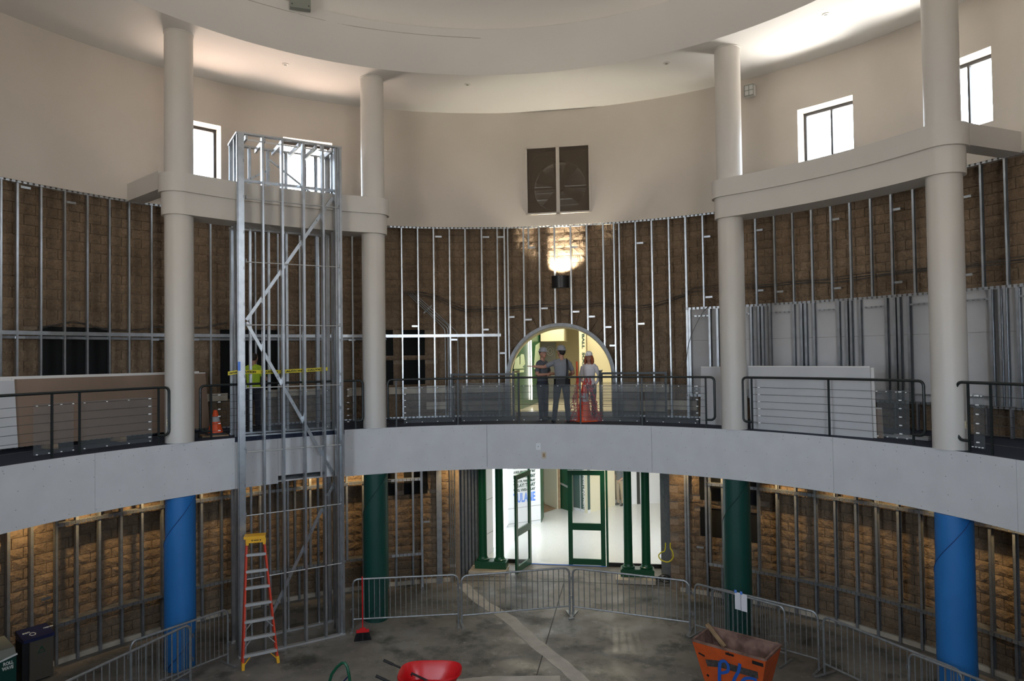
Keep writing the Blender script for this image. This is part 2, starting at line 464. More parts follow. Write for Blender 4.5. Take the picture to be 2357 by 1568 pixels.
# balcony deck, soffit, fascia
mb = MB().arc(7.765, 10.14, -.28, 0, 0, 360, 2)
deck = struct('floor_balcony', mb, M['carpet'], label='navy carpeted balcony deck ringing the rotunda')
struct('ceiling_balcony_soffit', MB().arc(7.78, 10.2, -1.0, -.97, 0, 360, 3), M['drywall'], label='soffit under the balcony deck')
RF = 7.751
struct('wall_slab_edge', MB().arc(10.16, 10.3, -1.0, 0, 0, 360, 3), M['steel_dark'], label='dark slab edge behind the balcony')
fas = thing('wall_balcony_fascia', P(RF, AX, 0), None, None, kind='structure'); fas['label'] = 'grey drywall band along the balcony edge'
seams = [ang(x, 1035, RF) for x in (218.5, 541, 640, 737, 793, 1121, 1500, 1917, 2338)]
seams = [204, 178, *seams, 4, -26]
seams.sort(reverse=True)
zb = -1.024
for i in range(len(seams) - 1):
    a0, a1 = seams[i] - .02, seams[i + 1] + .02
    lo = zb; hi = 0.0
    xs = (i, )
    if i == 4: lo = zb + .155; hi = -.09
    if i == 5: lo = zb + .03; hi = -.09
    if i == 3: hi = -.09
    add('drywall_panel', MB().arc(RF, RF + .014, lo, hi, a1, a0, 1.0), M['drywall'], fas, smooth=True)
sb = MB(); random.seed(3)
for zz in (-.06, -.12, -.42, -.72, -.96):
    a = 176.0
    while a > 6:
        a -= 1.75 if zz in (-.06, -.12) else 3.1
        if random.random() < .75:
            p = P(RF - .001, a + random.uniform(-.2, .2), zz + random.uniform(-.015, .015))
            sb.box(p, (.012, .004, .012), math.radians(a - 90))
add('screw_heads', sb, M['steel_dark'], fas, kind='stuff')
# a blank plate and an open electrical box in the fascia, below the arch
for nm, x, y, m in (('wall_plate', 1239, 1028, 'white'), ('electrical_box', 1252, 1048, 'timber')):
    p = oncyl(x, y, RF - .006); a = math.atan2(p.y, p.x)
    b = MB().box(p, (.105, .012, .155), a - math.pi / 2)
    o = add(nm, b, M[m], None, org=p)
    tag(o, 'white blank cover plate on the drywall fascia below the arch' if nm == 'wall_plate' else 'small open tan electrical box set in the drywall fascia', 'wall plate' if nm == 'wall_plate' else 'outlet box')
    ib = MB().box(p - P(.008, math.degrees(a)), (.05, .008, .08) if nm == 'electrical_box' else (.02, .004, .02), a - math.pi / 2)
    add('socket' if nm == 'electrical_box' else 'screw', ib, M['ply' if nm == 'electrical_box' else 'steel_dark'], o)

# ceilings: flat ring, sloped drum, dome
CZ = 7.955
struct('ceiling_ring', MB().lathe([(9.95, CZ), (7.345, CZ)], n=120, caps=False), M['ceil'], True, 'flat white ceiling ring around the dome')
struct('ceiling_drum', MB().lathe([(7.345, CZ), (7.33, CZ + .012), (6.86, 8.75), (6.85, 8.77), (6.86, 8.79), (7.05, 8.82)], n=120, caps=False), M['ceil'], True, 'sloping white band under the dome')
prof = [(7.05, 8.82)] + [(7.05 * math.cos(t), 8.82 + 1.7 * math.sin(t)) for t in [math.radians(6 * k) for k in range(1, 15)]] + [(.02, 10.53)]
struct('ceiling_dome', MB().lathe(prof, n=120, caps=False), M['ceil'], True, 'shallow white dome over the rotunda')

# plaster wall with clerestory windows and the fan opening
FA0, FA1, FZ0, FZ1 = 75.45, 85.05, 5.27, 7.0
mb = MB(); R0, R1, z0, z1 = 9.79, 10.30, 4.95, CZ + .02
ops = sorted([(a - WHALF, a + WHALF, WZ0, WZ1) for a in WINC] + [(FA0, FA1, FZ0, FZ1)])
cur = ops[-1][1] - 360
for a0, a1, b0, b1 in ops:
    mb.arc(R0, R1, z0, z1, cur, a0, .8); mb.arc(R0, R1, z0, b0, a0, a1, .8); mb.arc(R0, R1, b1, z1, a0, a1, .8); cur = a1
struct('wall_upper', mb, M['plaster'], True, 'curved beige plaster wall above the exposed block')

for i, a in enumerate(WINC):
    c = P(10.17, a, WZ0); rz = math.radians(a - 90)
    hw = 10.17 * math.sin(math.radians(WHALF)); H = WZ1 - WZ0
    X = Vector((math.cos(rz), math.sin(rz), 0))
    wdw = thing('window_%d' % (i + 1), c, None, None, kind='structure'); wdw['label'] = 'bright clerestory window with slim black frame'
    for nm, dx, w_, zc, h_ in (('frame_jamb', -hw + .03, .06, H / 2, H), ('frame_jamb', hw - .03, .06, H / 2, H), ('frame_head', 0, 2 * hw - .12, H - .035, .07), ('frame_sill', 0, 2 * hw - .12, .035, .07), ('mullion', 0, .04, H / 2, H - .14)):
        add(nm, MB().box(c + X * dx + Vector((0, 0, zc)), (w_, .07, h_), rz), M['black'], wdw)
    for s in (-1, 1):
        add('pane', MB().box(c + X * (s * (hw - .04) / 2) + Vector((0, 0, H / 2)), (hw - .08, .008, H - .14), rz), M['glass'], wdw)

# ------------------------------------------------------------------ block walls
AC, AR, AZ = 80.35, 1.335, .985              # arch centre angle, radius, springing height
RB = 10.10
def arch_top(a):
    u = math.radians(a - AC) * 9.85
    return AZ + math.sqrt(max(0, AR * AR - u * u)) if abs(u) < AR else None
S0 = [angz(x, 800, RB)[0] for x in (978, 928, 905)]
OPEN_U = [(142.0, 149.6, .66, 2.27), (121.4, 129.1, .66, 2.28), (S0[0], S0[1], .86, 1.50), (S0[0], S0[1], 1.62, 2.29), (S0[2], S0[2] + 3.1, .86, 1.50), (S0[2], S0[2] + 3.1, 1.62, 2.29)]
g1 = [ang(x, 1120, RB) for x in (984, 930, 910, 1743, 1610)]
OPEN_G = [(g1[0], g1[1], -2.0, -1.25), (g1[2], g1[2] + 2.9, -2.0, -1.25), (g1[3], g1[4], -2.02, -1.3), (g1[3], g1[4], -2.90, -2.2)]
DOOR0, DOOR1 = 64.9, 95.9
def clip_cells(a0, a1, b0, b1, ops):
    """drop or trim a block that meets an opening; returns list of (a0,a1,b0,b1)"""
    for o0, o1, q0, q1 in ops:
        if a1 <= o0 + .02 or a0 >= o1 - .02 or b1 <= q0 + .01 or b0 >= q1 - .01: continue
        if b0 < q0 - .05: return clip_cells(a0, a1, b0, q0, ops)
        if b1 > q1 + .05: return clip_cells(a0, a1, q1, b1, ops)
        r = []
        if a0 < o0 - .3: r += clip_cells(a0, o0, b0, b1, ops)
        if a1 > o1 + .3: r += clip_cells(o1, a1, b0, b1, ops)
        return r
    return [(a0, a1, b0, b1)]
BLK = []
for k in range(6):                            # split-face blocks, unit cell 1 x 1 in width and height
    random.seed(50 + k); nx, nz_ = 5, 3; b = MB(); vs = []
    for j in range(nz_ + 1):
        for i in range(nx + 1):
            edge = i in (0, nx) or j in (0, nz_)
            vs.append(((i / nx - .5), (.004 if edge else random.uniform(-.024, -.002)), j / nz_ - .5))
    fs = [(j * (nx + 1) + i, j * (nx + 1) + i + 1, (j + 1) * (nx + 1) + i + 1, (j + 1) * (nx + 1) + i) for j in range(nz_) for i in range(nx)]
    o = len(vs); vs += [(-.5, .045, -.5), (.5, .045, -.5), (.5, .045, .5), (-.5, .045, .5)]
    c0, c1, c2, c3 = 0, nx, (nz_ + 1) * (nx + 1) - 1, nz_ * (nx + 1)
    fs += [(o, o + 1, *[i for i in range(nx, -1, -1)]), (o + 2, o + 3, *[nz_ * (nx + 1) + i for i in range(nx + 1)]),
           (o + 3, o, *[j * (nx + 1) for j in range(nz_ + 1)]), (o + 1, o + 2, *[j * (nx + 1) + nx for j in range(nz_, -1, -1)])]
    b.add(vs, fs); BLK.append(b)
BLKM = [b.mesh('block', M['block']) for b in BLK]
DA = math.degrees(.4 / RB)
def block_wall(name, z0, z1, a0, a1, ops, label, arch=False, door=None):
    root = thing(name, P(RB, AX, z0), None, None, kind='structure'); root['label'] = label
    # mortar backing
    mb = MB()
    cuts = sorted(set([a0, a1] + [o for q in ops for o in q[:2]] + ([door[0], door[1]] if door else []) + ([AC - 7.8 + .3 * i for i in range(53)] if arch else [])))
    for c0, c1 in zip(cuts[:-1], cuts[1:]):
        am = (c0 + c1) / 2
        if door and door[0] < am < door[1]: continue
        zs = z0
        if arch:
            t = arch_top(am)
            if t: zs = t + .02
        spans = [(zs, z1)]
        for o0, o1, q0, q1 in ops:
            if o0 < am < o1:
                spans = [s for (b0, b1) in spans for s in ((b0, min(b1, q0)), (max(b0, q1), b1)) if s[1] - s[0] > .01]
        for b0, b1 in spans: mb.arc(RB + .036, RB + .2, b0, b1, c0, c1, 1.5)
    add('mortar_backing', mb, M['mortar'], root)
    cells = []
    nr = int(round((z1 - z0) / .2))
    for r in range(nr):
        a = a0 + (DA / 2 if r % 2 else 0)
        while a < a1:
            c0, c1, b0, b1 = a, a + DA, z0 + r * .2, z0 + r * .2 + .2
            am = (c0 + c1) / 2; zm = (b0 + b1) / 2; a += DA
            if door and c1 > door[0] and c0 < door[1]: continue
            if arch:
                u = math.radians(am - AC) * 10.0
                if zm > AZ and math.hypot(u, zm - AZ) < AR + .42: continue
                if zm <= AZ and abs(u) < AR + .2: continue
            cells += clip_cells(c0, c1, b0, b1, ops)
    def dist(c): return (P(RB, (c[0] + c[1]) / 2, (c[2] + c[3]) / 2) - CAM).length
    def vis(c):
        p = P(RB, (c[0] + c[1]) / 2, (c[2] + c[3]) / 2) - CAM; w_ = p.dot(CF)
        if w_ <= 0: return False
        x = PW / 2 + FPX * p.dot(CR) / w_; y = PH / 2 - FPX * p.dot(CU) / w_
        return -10 < x < PW + 10 and -10 < y < PH + 10
    cells.sort(key=lambda c: (not vis(c), dist(c)))
    random.seed(11); big = MB()
    for i, (c0, c1, b0, b1) in enumerate(cells):
        am = (c0 + c1) / 2; w_ = 2 * RB * math.sin(math.radians((c1 - c0) / 2)) - .009; h_ = b1 - b0 - .009
        rz = math.radians(am - 90); k = random.randrange(6); p = P(RB + random.uniform(-.004, .004), am, (b0 + b1) / 2)
        fl = random.choice((1, -1))
        if i < 296: inst('block', BLKM[k], root, p, rz, (w_, 1, h_ * fl))
        else:
            Rm = Matrix.Rotation(rz, 3, 'Z')
            big.add([Rm @ Vector((v.x * w_, v.y, v.z * h_ * fl)) + p for v in BLK[k].v], BLK[k].f)
    add('blockwork', big, M['block'], root, kind='stuff')
    return root
wu = block_wall('wall_block_balcony', 0.0, 5.0, -18, 194, OPEN_U, 'exposed brown split-face block wall around the balcony', arch=True)
wg = block_wall('wall_block_ground', G, -1.0, -18, 194, OPEN_G, 'exposed tan split-face block wall of the ground floor', door=(DOOR0, DOOR1))
mb = MB(); cur = 194
for a0, a1 in REARW:
    mb.arc(10.15, 10.3, G, 4.95, cur, a0, 2); mb.arc(10.15, 10.3, G, RWZ0, a0, a1, 2); mb.arc(10.15, 10.3, RWZ1, 4.95, a0, a1, 2); cur = a1
mb.arc(10.15, 10.3, G, 4.95, cur, 342, 2)
struct('wall_rear', mb, M['drywall'], True, 'plain wall behind the viewpoint with two wide windows')
for i, (a0, a1) in enumerate(REARW):
    w_ = thing('window_%d' % (9 + i), P(10.2, (a0 + a1) / 2, RWZ0), None, None, kind='structure'); w_['label'] = 'wide window behind the viewpoint'
    add('pane', MB().arc(10.2, 10.21, RWZ0, RWZ1, a0, a1, 2), M['glass'], w_)
    for k in range(4):
        a = a0 + (a1 - a0) * k / 3; add('mullion', MB().box(P(10.2, a, (RWZ0 + RWZ1) / 2), (.06, .06, RWZ1 - RWZ0), math.radians(a - 90)), M['black'], w_)
# arch: fan of radial blocks around the opening
NV = 22
for i in range(NV):
    t0, t1 = math.pi * i / NV, math.pi * (i + 1) / NV
    g = .004
    def vp(r, t, R): return P(R, AC - math.degrees(r * math.cos(t) / 9.95), AZ + r * math.sin(t))
    ro = AR + .62 + random.uniform(-.02, .05)
    q = [(AR + .03, t0 + g), (ro, t0 + g * .6), (ro, t1 - g * .6), (AR + .03, t1 - g)]
    j = random.uniform(-.006, .004)
    mid = [vp((AR + .03 + ro) / 2 + random.uniform(-.1, .1), (t0 + t1) / 2, RB - .035 + j)]
    b = MB(); fr = [vp(r, t, RB - .02 + j) for r, t in q]; bk = [vp(r, t, RB + .05) for r, t in q]
    b.add(fr + bk + mid, [(0, 1, 8), (1, 2, 8), (2, 3, 8), (3, 0, 8), (7, 6, 5, 4), (0, 4, 5, 1), (1, 5, 6, 2), (2, 6, 7, 3), (3, 7, 4, 0)])
    add('arch_block', b, M['block'], wu)
# pale boards left on the wall near the deck
for (x0, x1, y0, y1) in ((800, 836, 892, 912), (892, 968, 890, 908), (982, 1027, 887, 905), (1063, 1158, 886, 905), (1425, 1503, 884, 902), (1504, 1540, 885, 903), (982, 1028, 925, 943), (1065, 1155, 923, 946), (1428, 1530, 923, 946), (1536, 1604, 923, 943), (545, 640, 897, 918), (648, 742, 894, 912), (470, 524, 905, 925)):
    a0, zt = angz(x1, y0, 10.05); a1, zl = angz(x0, y1, 10.05)
    add('ledger_board', MB().arc(10.04, 10.10, zl, zt, a0, a1, 2), M['timber'], wu)
for zt, a0, a1 in ((G + .10, 97, 190), (G + .10, -14, 63.5)):
    add('sill_block_course', MB().arc(10.03, 10.10, G, zt, a0, a1, 2), M['timber'], wg)
# black sheeting behind the openings
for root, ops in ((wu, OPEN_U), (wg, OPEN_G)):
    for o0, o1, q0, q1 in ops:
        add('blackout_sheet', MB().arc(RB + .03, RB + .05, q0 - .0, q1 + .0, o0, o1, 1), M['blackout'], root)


# ------------------------------------------------------------------ columns, lintels
CA = [139.325, 110.029, 51.045, 21.478]; RC = 7.961; CRAD = .26
lab = ['blue lower shaft, standing by the brown leaning drywall boards', 'green lower shaft, beside the red broom', 'green lower shaft, behind the barrier with two paper notices', 'blue lower shaft, beside the white leaning drywall boards']
for i, a in enumerate(CA):
    c = P(RC, a, G); m = M['blue'] if i in (0, 3) else M['green']
    t = thing('column', c, 'tall round column, painted beige above and with ' + lab[i], 'column')
    add('lower_shaft', MB().lathe([(CRAD, G), (CRAD, -1.03)], P(RC, a), 40), m, t, True)
    # overlapping paint sheet that ends in a rising spiral edge
    look = math.degrees(math.atan2(CAM.y - c.y, CAM.x - c.x)); b = MB(); nn = 48; vs = []
    for k in range(nn + 1):
        f = -180 + 360 * k / nn                     # + turns to the viewer's right
        a_ = math.radians(look + f); zlo = G + .35 + .0052 * f; zhi = -1.42 + .0062 * f
        zlo = max(zlo, G + .01); zhi = min(zhi, -1.032)
        for r in (CRAD + .002, CRAD + .020):
            for zz in (zlo, zhi): vs.append(Vector((c.x + r * math.cos(a_), c.y + r * math.sin(a_), zz)))
    fs = []
    for k in range(nn):
        q = 4 * k
        fs += [(q + 2, q + 6, q + 7, q + 3), (q, q + 1, q + 5, q + 4), (q + 1, q + 3, q + 7, q + 5), (q, q + 4, q + 6, q + 2)]
    wr_ = add('wrap', b.add(vs, fs), m, t, True)
    for which in (0, 1):
        ed = [vs[4 * k + 2 + which] for k in range(nn + 1)]
        ed = [p for p in ed if G + .015 < p.z < -1.04]
        if len(ed) > 2: add('wrap_seam_shade', MB().tube(ed, .007, 6), M['blue_shade' if i in (0, 3) else 'green_shade'], wr_, True)  # thin lip on the wrap seam, its dark colour painting the shadow line
    add('upper_shaft', MB().lathe([(CRAD, .0), (CRAD, CZ - .01)], P(RC, a), 40), M['paint'], t, True)
    add('top_collar', MB().lathe([(CRAD + .001, CZ - .03), (CRAD + .012, CZ - .02), (CRAD + .012, CZ - .001)], P(RC, a), 40, caps=False), M['paint'], t, True)
def lintel_poly(a0, a1, hw):
    pts = []
    n = 20
    for k in range(n + 1): pts.append(P(RC - hw, a0 + (a1 - a0) * k / n))
    c = P(RC, a1)
    for k in range(1, 14):
        th = math.radians(a1 + 180 - 180 * k / 14); pts.append(c + Vector((hw * math.cos(th), hw * math.sin(th), 0)))
    for k in range(n + 1): pts.append(P(RC + hw, a1 + (a0 - a1) * k / n))
    c = P(RC, a0)
    for k in range(1, 14):
        th = math.radians(a0 - 180 * k / 14); pts.append(c + Vector((hw * math.cos(th), hw * math.sin(th), 0)))
    return pts
for (i, j, lb) in ((1, 0, 'beige two-tier curved lintel passing through the steel stud tower'), (3, 2, 'beige two-tier curved lintel in front of the paired clerestory windows')):
    t = thing('lintel', P(RC, (CA[i] + CA[j]) / 2, 4.37), lb, 'lintel')
    add('lower_tier', MB().prism(lintel_poly(CA[i], CA[j], .315), 4.37, 4.80), M['paint'], t, True)
    add('upper_tier', MB().prism(lintel_poly(CA[i], CA[j], .365), 4.80, 5.16), M['paint'], t, True)
for a, lb in ((CA[0], 'beige beam from the column by the brown boards to the wall'), (CA[3], 'beige beam from the column by the white boards to the wall')):
    X = math.radians(a)
    o = add('tie_beam', MB().box(P(9.05, a + .6, 5.10), (1.52, .34, .36), X + .01), M['paint'], None, org=P(9.05, a, 4.92))
    tag(o, lb, 'beam')
# ------------------------------------------------------------------ metal framing
RS = 9.815                                    # inner face of the studs
def channel_mesh(name, w_, d_, m, t=.004):
    """C stud, unit height, face at local y=0, depth to +y"""
    b = MB()
    b.box((0, t / 2, .5), (w_, t, 1)); b.box((-w_ / 2 + t / 2, d_ / 2, .5), (t, d_, 1)); b.box((0, d_ - t / 2, .5), (w_, t, 1))
    b.box((w_ / 2 - t / 2, .006, .5), (t, .012, 1))
    return b.mesh(name, m)
STUD = channel_mesh('stud', .040, .066, M['steel']); STUDW = channel_mesh('stud', .052, .092, M['steel'])
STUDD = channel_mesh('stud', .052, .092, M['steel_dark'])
def stud(parent, a, z0, z1, R=None, me=None, rzoff=0):
    return inst('stud', me or STUD, parent, P(R or RS, a, z0), math.radians(a - 90) + rzoff, (1, 1, z1 - z0))
def flex_track(parent, R, z, a0, a1, h=.055, d=.085, name='track', m='steel', m2='steel_dark', fill=.62):
    """slotted flexible track: separate link plates on two thin straps"""
    b = MB(); step = math.degrees(.098 / R); a = a0
    while a + step < a1 + .01:
        b.arc(R - .004, R, z - h / 2, z + h / 2, a, a + step * fill, 9)
        b.arc(R, R + d, z - .002, z + .002, a, a + step * fill, 9); a += step
    o = add(name, b, M[m], parent)
    add('track_strap', MB().arc(R, R + .004, z - h * .42, z - h * .20, a0, a1, 1.5).arc(R, R + .004, z + h * .20, z + h * .42, a0, a1, 1.5), M[m2], o)
    return o
_c = MB(); _c.box((.0, .0, .02), (.17, .05, .004)); _c.box((0, -.024, 0), (.17, .004, .045)); _c.box((.07, .08, .02), (.03, .20, .004)); _c.box((-.06, -.028, 0), (.03, .006, .03))
CLIP = _c.mesh('bracket', M['steel'])
def clip(parent, x, y):
    a, z = angz(x, y, 9.86); inst('bracket', CLIP, parent, P(9.87, a, z), math.radians(a - 90))

# balcony, side with the mid rail
fl = thing('stud_framing', P(RS, 125, 0), 'galvanised stud framing with a mid-height rail, behind the stud tower and brown boards', 'framing')
for x in (3, 40.6, 95.4, 150, 202, 253, 298, 349.5, 400, 485, 535, 588, 640, 690, 733, 773, 811, 862): stud(fl, ang(x, 603, RS), 0, 4.93)
stud(fl, ang(-50, 603, RS), 0, 4.93)
flex_track(fl, RS - .01, 4.935, ang(890, 520, RS), 186)
for k in range(10): stud(fl, 160.5 + 2.34 * k, 0, 4.93)
flex_track(fl, RS, .03, ang(890, 950, RS), 184, h=.04)
fc = thing('stud_framing', P(RS, 84, 0), 'galvanised stud framing with curved track around the arched opening', 'framing')
am1 = ang(1153, 770, RS)
add('mid_rail', MB().arc(RS - .006, RS + .05, 2.125, 2.165, ang(890, 770, RS), 184, 1).arc(RS - .008, RS - .004, 2.09, 2.165, ang(890, 770, RS), 184, 1), M['steel'], fl)
add('mid_rail_return', MB().arc(RS + .07, RS + .09, 2.02, 2.075, ang(890, 770, RS), 184, 1), M['steel_dark'], fl)
add('mid_rail', MB().arc(RS - .006, RS + .05, 2.12, 2.16, am1, ang(890, 770, RS), 1).arc(RS - .008, RS - .004, 2.085, 2.16, am1, ang(890, 770, RS), 1), M['steel'], fc)
for v in (420, 528, 634, 740, 845, 955, 1060, 1107, 1130, 1235, 1340, 1442, 1550, 1658, 1768, 1840, 1875, 1985, 2093, 2207, 2320):
    x = 780 + v / 2.904; a = ang(x, 603, RS); t = arch_top(a)
    stud(fc, a, (t + .085) if t else 0.0, 4.93)
a = ang(1216, 540, RS); stud(fc, a, angz(1216, 572, RS)[1], 4.93)
flex_track(fc, RS - .01, 4.935, ang(1643, 489, RS), ang(890, 520, RS))
flex_track(fc, RS, .03, AC + 8.4, ang(890, 950, RS), h=.04); flex_track(fc, RS, .03, 58, AC - 8.4, h=.04)
b = MB(); NA = 40
def ap(r, t, R): return P(R, AC - math.degrees(r * math.cos(t) / 9.85), AZ + r * math.sin(t))
for i in range(NA):
    t0, t1 = math.pi * i / NA, math.pi * (i + .995) / NA
    b.hexa([ap(AR + .005, t0, RS - .01), ap(AR + .09, t0, RS - .01), ap(AR + .09, t0, RS + .12), ap(AR + .005, t0, RS + .12)],
           [ap(AR + .005, t1, RS - .01), ap(AR + .09, t1, RS - .01), ap(AR + .09, t1, RS + .12), ap(AR + .005, t1, RS + .12)])
for s in (-1, 1):
    b.box(P(RS + .055, AC + s * math.degrees((AR + .047) / 9.85), AZ / 2), (.085, .13, AZ), math.radians(AC + s * 8 - 90))
add('arch_track', b, M['steel_dark'], fc)
fr = thing('stud_framing', P(RS, 40, 0), 'galvanised stud framing with recessed grey panels below and open studs above', 'framing')
ZT, ZB = 2.665, .555
for v in (62, 178, 320, 420, 530, 655, 778, 905, 1035, 1163, 1302, 1440, 1588, 1740, 1890, 2045, 2208):
    stud(fr, ang(1557 + v / 2.904, 603, RS), ZT, 4.93)
for x in (2400, 2450): stud(fr, ang(x, 560, RS), ZT, 4.93)
for k in range(12): stud(fr, 15.2 - 2.34 * k, ZT, 4.93)
flex_track(fr, RS - .01, 4.935, -12, ang(1643, 489, RS))
ar0 = ang(1576, 712, RS)
flex_track(fr, RS - .03, ZT, -12, ar0); flex_track(fr, RS - .03, ZB, -12, ar0)
PX = [1582.4, 1588, 1634, 1652, 1729.7, 1747, 1755.6, 1772.8, 1827.3, 1845.5, 1855, 1874, 1930.6, 1949.7, 1959.3, 1980.5, 2041, 2060, 2070, 2092.5, 2282, 2302.5, 2314.6, 2344, 2404, 2424, 2436, 2464]
for k in range(9): stud(fr, 13.4 - 2.9 * k, ZB + .02, ZT - .02, RS - .03, STUDW)
for x in PX: stud(fr, ang(x, 800, RS - .03), ZB + .02, ZT - .02, RS - .03, STUDW)
for x0, x1 in ((1590, 1634), (1664, 1729.7), (1772.8, 1827.3), (1874, 1930.6), (1980.5, 2041), (2092.5, 2282), (2344, 2404)):
    a0, a1 = ang(x1, 800, RS), ang(x0, 800, RS)
    flex_track(fr, RS - .02, 2.475, a0, a1, h=.035, name='header_track'); flex_track(fr, RS - .02, .715, a0, a1, h=.035, name='sill_track')
abs_ = [ar0, ang(1729, 800, RS), ang(1874, 800, RS), ang(2092, 800, RS), -12]
for i in range(4):
    for z0, z1 in ((ZB, 1.885), (1.89, ZT)):
        add('grey_panel', MB().arc(9.915, 9.93, z0, z1, abs_[i + 1] + .02, abs_[i] - .02, 1), M['board'], fr, smooth=True)
for x in (2010, 2061.5, 2111.4, 2270, 2327, 1584): stud(fr, ang(x, 960, RS), 0.02, ZB - .02)
for (x, y) in ((58.5, 432), (163.6, 466.6), (45, 777), (356, 782), (449, 782), (810, 783)): clip(fl, x, y)
for (x, y) in ((1009, 545), (1118.5, 546), (1152.6, 546), (1224, 570), (1322, 569), (1473, 559.6), (1253.5, 710), (1326, 717.6), (1362, 729), (1176.7, 730), (1216.6, 736), (1400, 753), (1476, 745.5), (1411, 795.5), (1158, 813), (1117.5, 759), (955.6, 751), (1045, 782)): clip(fc, x, y)
for (x, y) in ((1627, 545), (1747, 530), (1923, 505), (1632, 684), (1749, 669), (1794.6, 671.5), (1927, 663.6), (2067.7, 650), (2228.5, 632.6), (2063, 482), (2225, 453)): clip(fr, x, y)

# ground floor framing
RG = 9.75
gl = thing('stud_framing', P(RG, 130, G), 'grey stud framing on the ground floor wall beside the recycling bins', 'framing')
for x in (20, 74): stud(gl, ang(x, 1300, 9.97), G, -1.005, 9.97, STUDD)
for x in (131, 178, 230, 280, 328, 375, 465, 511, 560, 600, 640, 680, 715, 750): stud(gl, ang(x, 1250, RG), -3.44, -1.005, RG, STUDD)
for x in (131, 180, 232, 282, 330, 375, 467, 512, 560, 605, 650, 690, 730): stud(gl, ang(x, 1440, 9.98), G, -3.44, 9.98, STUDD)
def ledge(parent, z, a0, a1, R1):
    add('ledge_plate', MB().arc(RG - .02, R1, z + .012, z + .016, a0, a1, 1.5), M['steel_dark'], parent)
for z, R1 in ((-1.545, 9.94), (-3.445, 10.02)): ledge(gl, z, ang(795, 1130, RG), ang(131, 1209, RG), R1)
for z in (-1.545, -3.445): flex_track(gl, RG - .02, z, ang(795, 1130, RG), ang(131, 1209, RG), h=.07, d=.16, m='steel', m2='steel_dark', fill=.84)
gc = thing('stud_framing', P(RG, 100, G), 'grey stud framing on the ground floor wall between the broom and the double doors', 'framing')
for v in (55, 165): stud(gc, ang(780 + v / 2.904, 1200, RG), -3.44, -1.005, RG, STUDD)
for v in (385, 497, 553): stud(gc, ang(780 + v / 2.904, 1200, RG), -3.44, -1.005, RG, STUDW)
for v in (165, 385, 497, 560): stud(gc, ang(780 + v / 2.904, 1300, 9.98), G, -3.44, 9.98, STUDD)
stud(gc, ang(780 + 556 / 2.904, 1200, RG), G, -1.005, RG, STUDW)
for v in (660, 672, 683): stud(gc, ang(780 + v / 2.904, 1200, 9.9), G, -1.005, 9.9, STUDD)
for z, R1 in ((-1.545, 9.94), (-3.445, 10.02)): ledge(gc, z, ang(780 + 556 / 2.904, 1200, RG), ang(893, 1200, RG), R1); ledge(gc, z, ang(840, 1200, RG), ang(795, 1200, RG), R1)
for z in (-1.545, -3.445):
    flex_track(gc, RG - .02, z, ang(780 + 556 / 2.904, 1200, RG), ang(893, 1200, RG), h=.07, d=.16, m='steel', m2='steel_dark', fill=.84)
    flex_track(gc, RG - .02, z, ang(840, 1200, RG), ang(795, 1200, RG), h=.07, d=.16, m='steel', m2='steel_dark', fill=.84)
for k in range(8):                              # close-set studs lining the door recess
    p = UD(-2.82 + .05 * k, 9.78 + .19 * k, G); q = UD(2.80 - .04 * k, 9.95 + .19 * k, G)
    o = inst('stud', STUDD, gc, p, math.radians(AX - 90) + .5, (1.5, 1, -1.105 - G))
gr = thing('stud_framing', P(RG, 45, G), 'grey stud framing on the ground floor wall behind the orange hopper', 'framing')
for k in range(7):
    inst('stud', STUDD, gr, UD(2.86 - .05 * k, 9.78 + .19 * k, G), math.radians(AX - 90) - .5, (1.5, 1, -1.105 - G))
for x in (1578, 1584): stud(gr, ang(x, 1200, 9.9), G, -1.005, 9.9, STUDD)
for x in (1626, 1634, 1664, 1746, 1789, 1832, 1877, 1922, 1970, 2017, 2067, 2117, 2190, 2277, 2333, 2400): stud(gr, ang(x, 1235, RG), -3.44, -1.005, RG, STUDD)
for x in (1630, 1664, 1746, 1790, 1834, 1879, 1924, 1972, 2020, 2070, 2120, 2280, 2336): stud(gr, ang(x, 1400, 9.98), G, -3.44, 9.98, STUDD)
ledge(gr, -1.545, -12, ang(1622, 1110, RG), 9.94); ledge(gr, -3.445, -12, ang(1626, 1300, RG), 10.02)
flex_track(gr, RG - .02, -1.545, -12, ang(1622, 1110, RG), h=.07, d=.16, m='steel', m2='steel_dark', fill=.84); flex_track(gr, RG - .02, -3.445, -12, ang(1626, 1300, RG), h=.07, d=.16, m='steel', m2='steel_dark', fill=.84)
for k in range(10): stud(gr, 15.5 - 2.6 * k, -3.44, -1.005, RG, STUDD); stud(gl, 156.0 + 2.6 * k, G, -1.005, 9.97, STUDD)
clip(gl, 105, 1378); clip(gc, 982, 1201); clip(gr, 1612, 1260)

# ------------------------------------------------------------------ conduits and cables
def cp(x0, y0, s, pts, R): return [oncyl(x0 + v[0] / s, y0 + v[1] / s, R) for v in pts]
def smooth(pts, k=4):
    out = []
    for i in range(len(pts) - 1):
        p0, p1, p2, p3 = pts[max(i - 1, 0)], pts[i], pts[i + 1], pts[min(i + 2, len(pts) - 1)]
        for j in range(k):
            t = j / k
            out.append(.5 * ((2 * p1) + (p2 - p0) * t + (2 * p0 - 5 * p1 + 4 * p2 - p3) * t * t + (3 * p1 - p0 - 3 * p2 + p3) * t ** 3))
    out.append(pts[-1]); return out
CON = [[(195, 275), (440, 520), (830, 880), (1040, 1090), (1085, 1180), (1095, 1300)], [(240, 275), (440, 460), (830, 830), (1110, 1070), (1155, 1160), (1165, 1300)],
       [(290, 270), (440, 410), (840, 770), (1140, 1015), (1190, 1120), (1200, 1300)], [(380, 300), (850, 715), (1180, 1015), (1330, 1155), (1385, 1240), (1402, 1350)]]
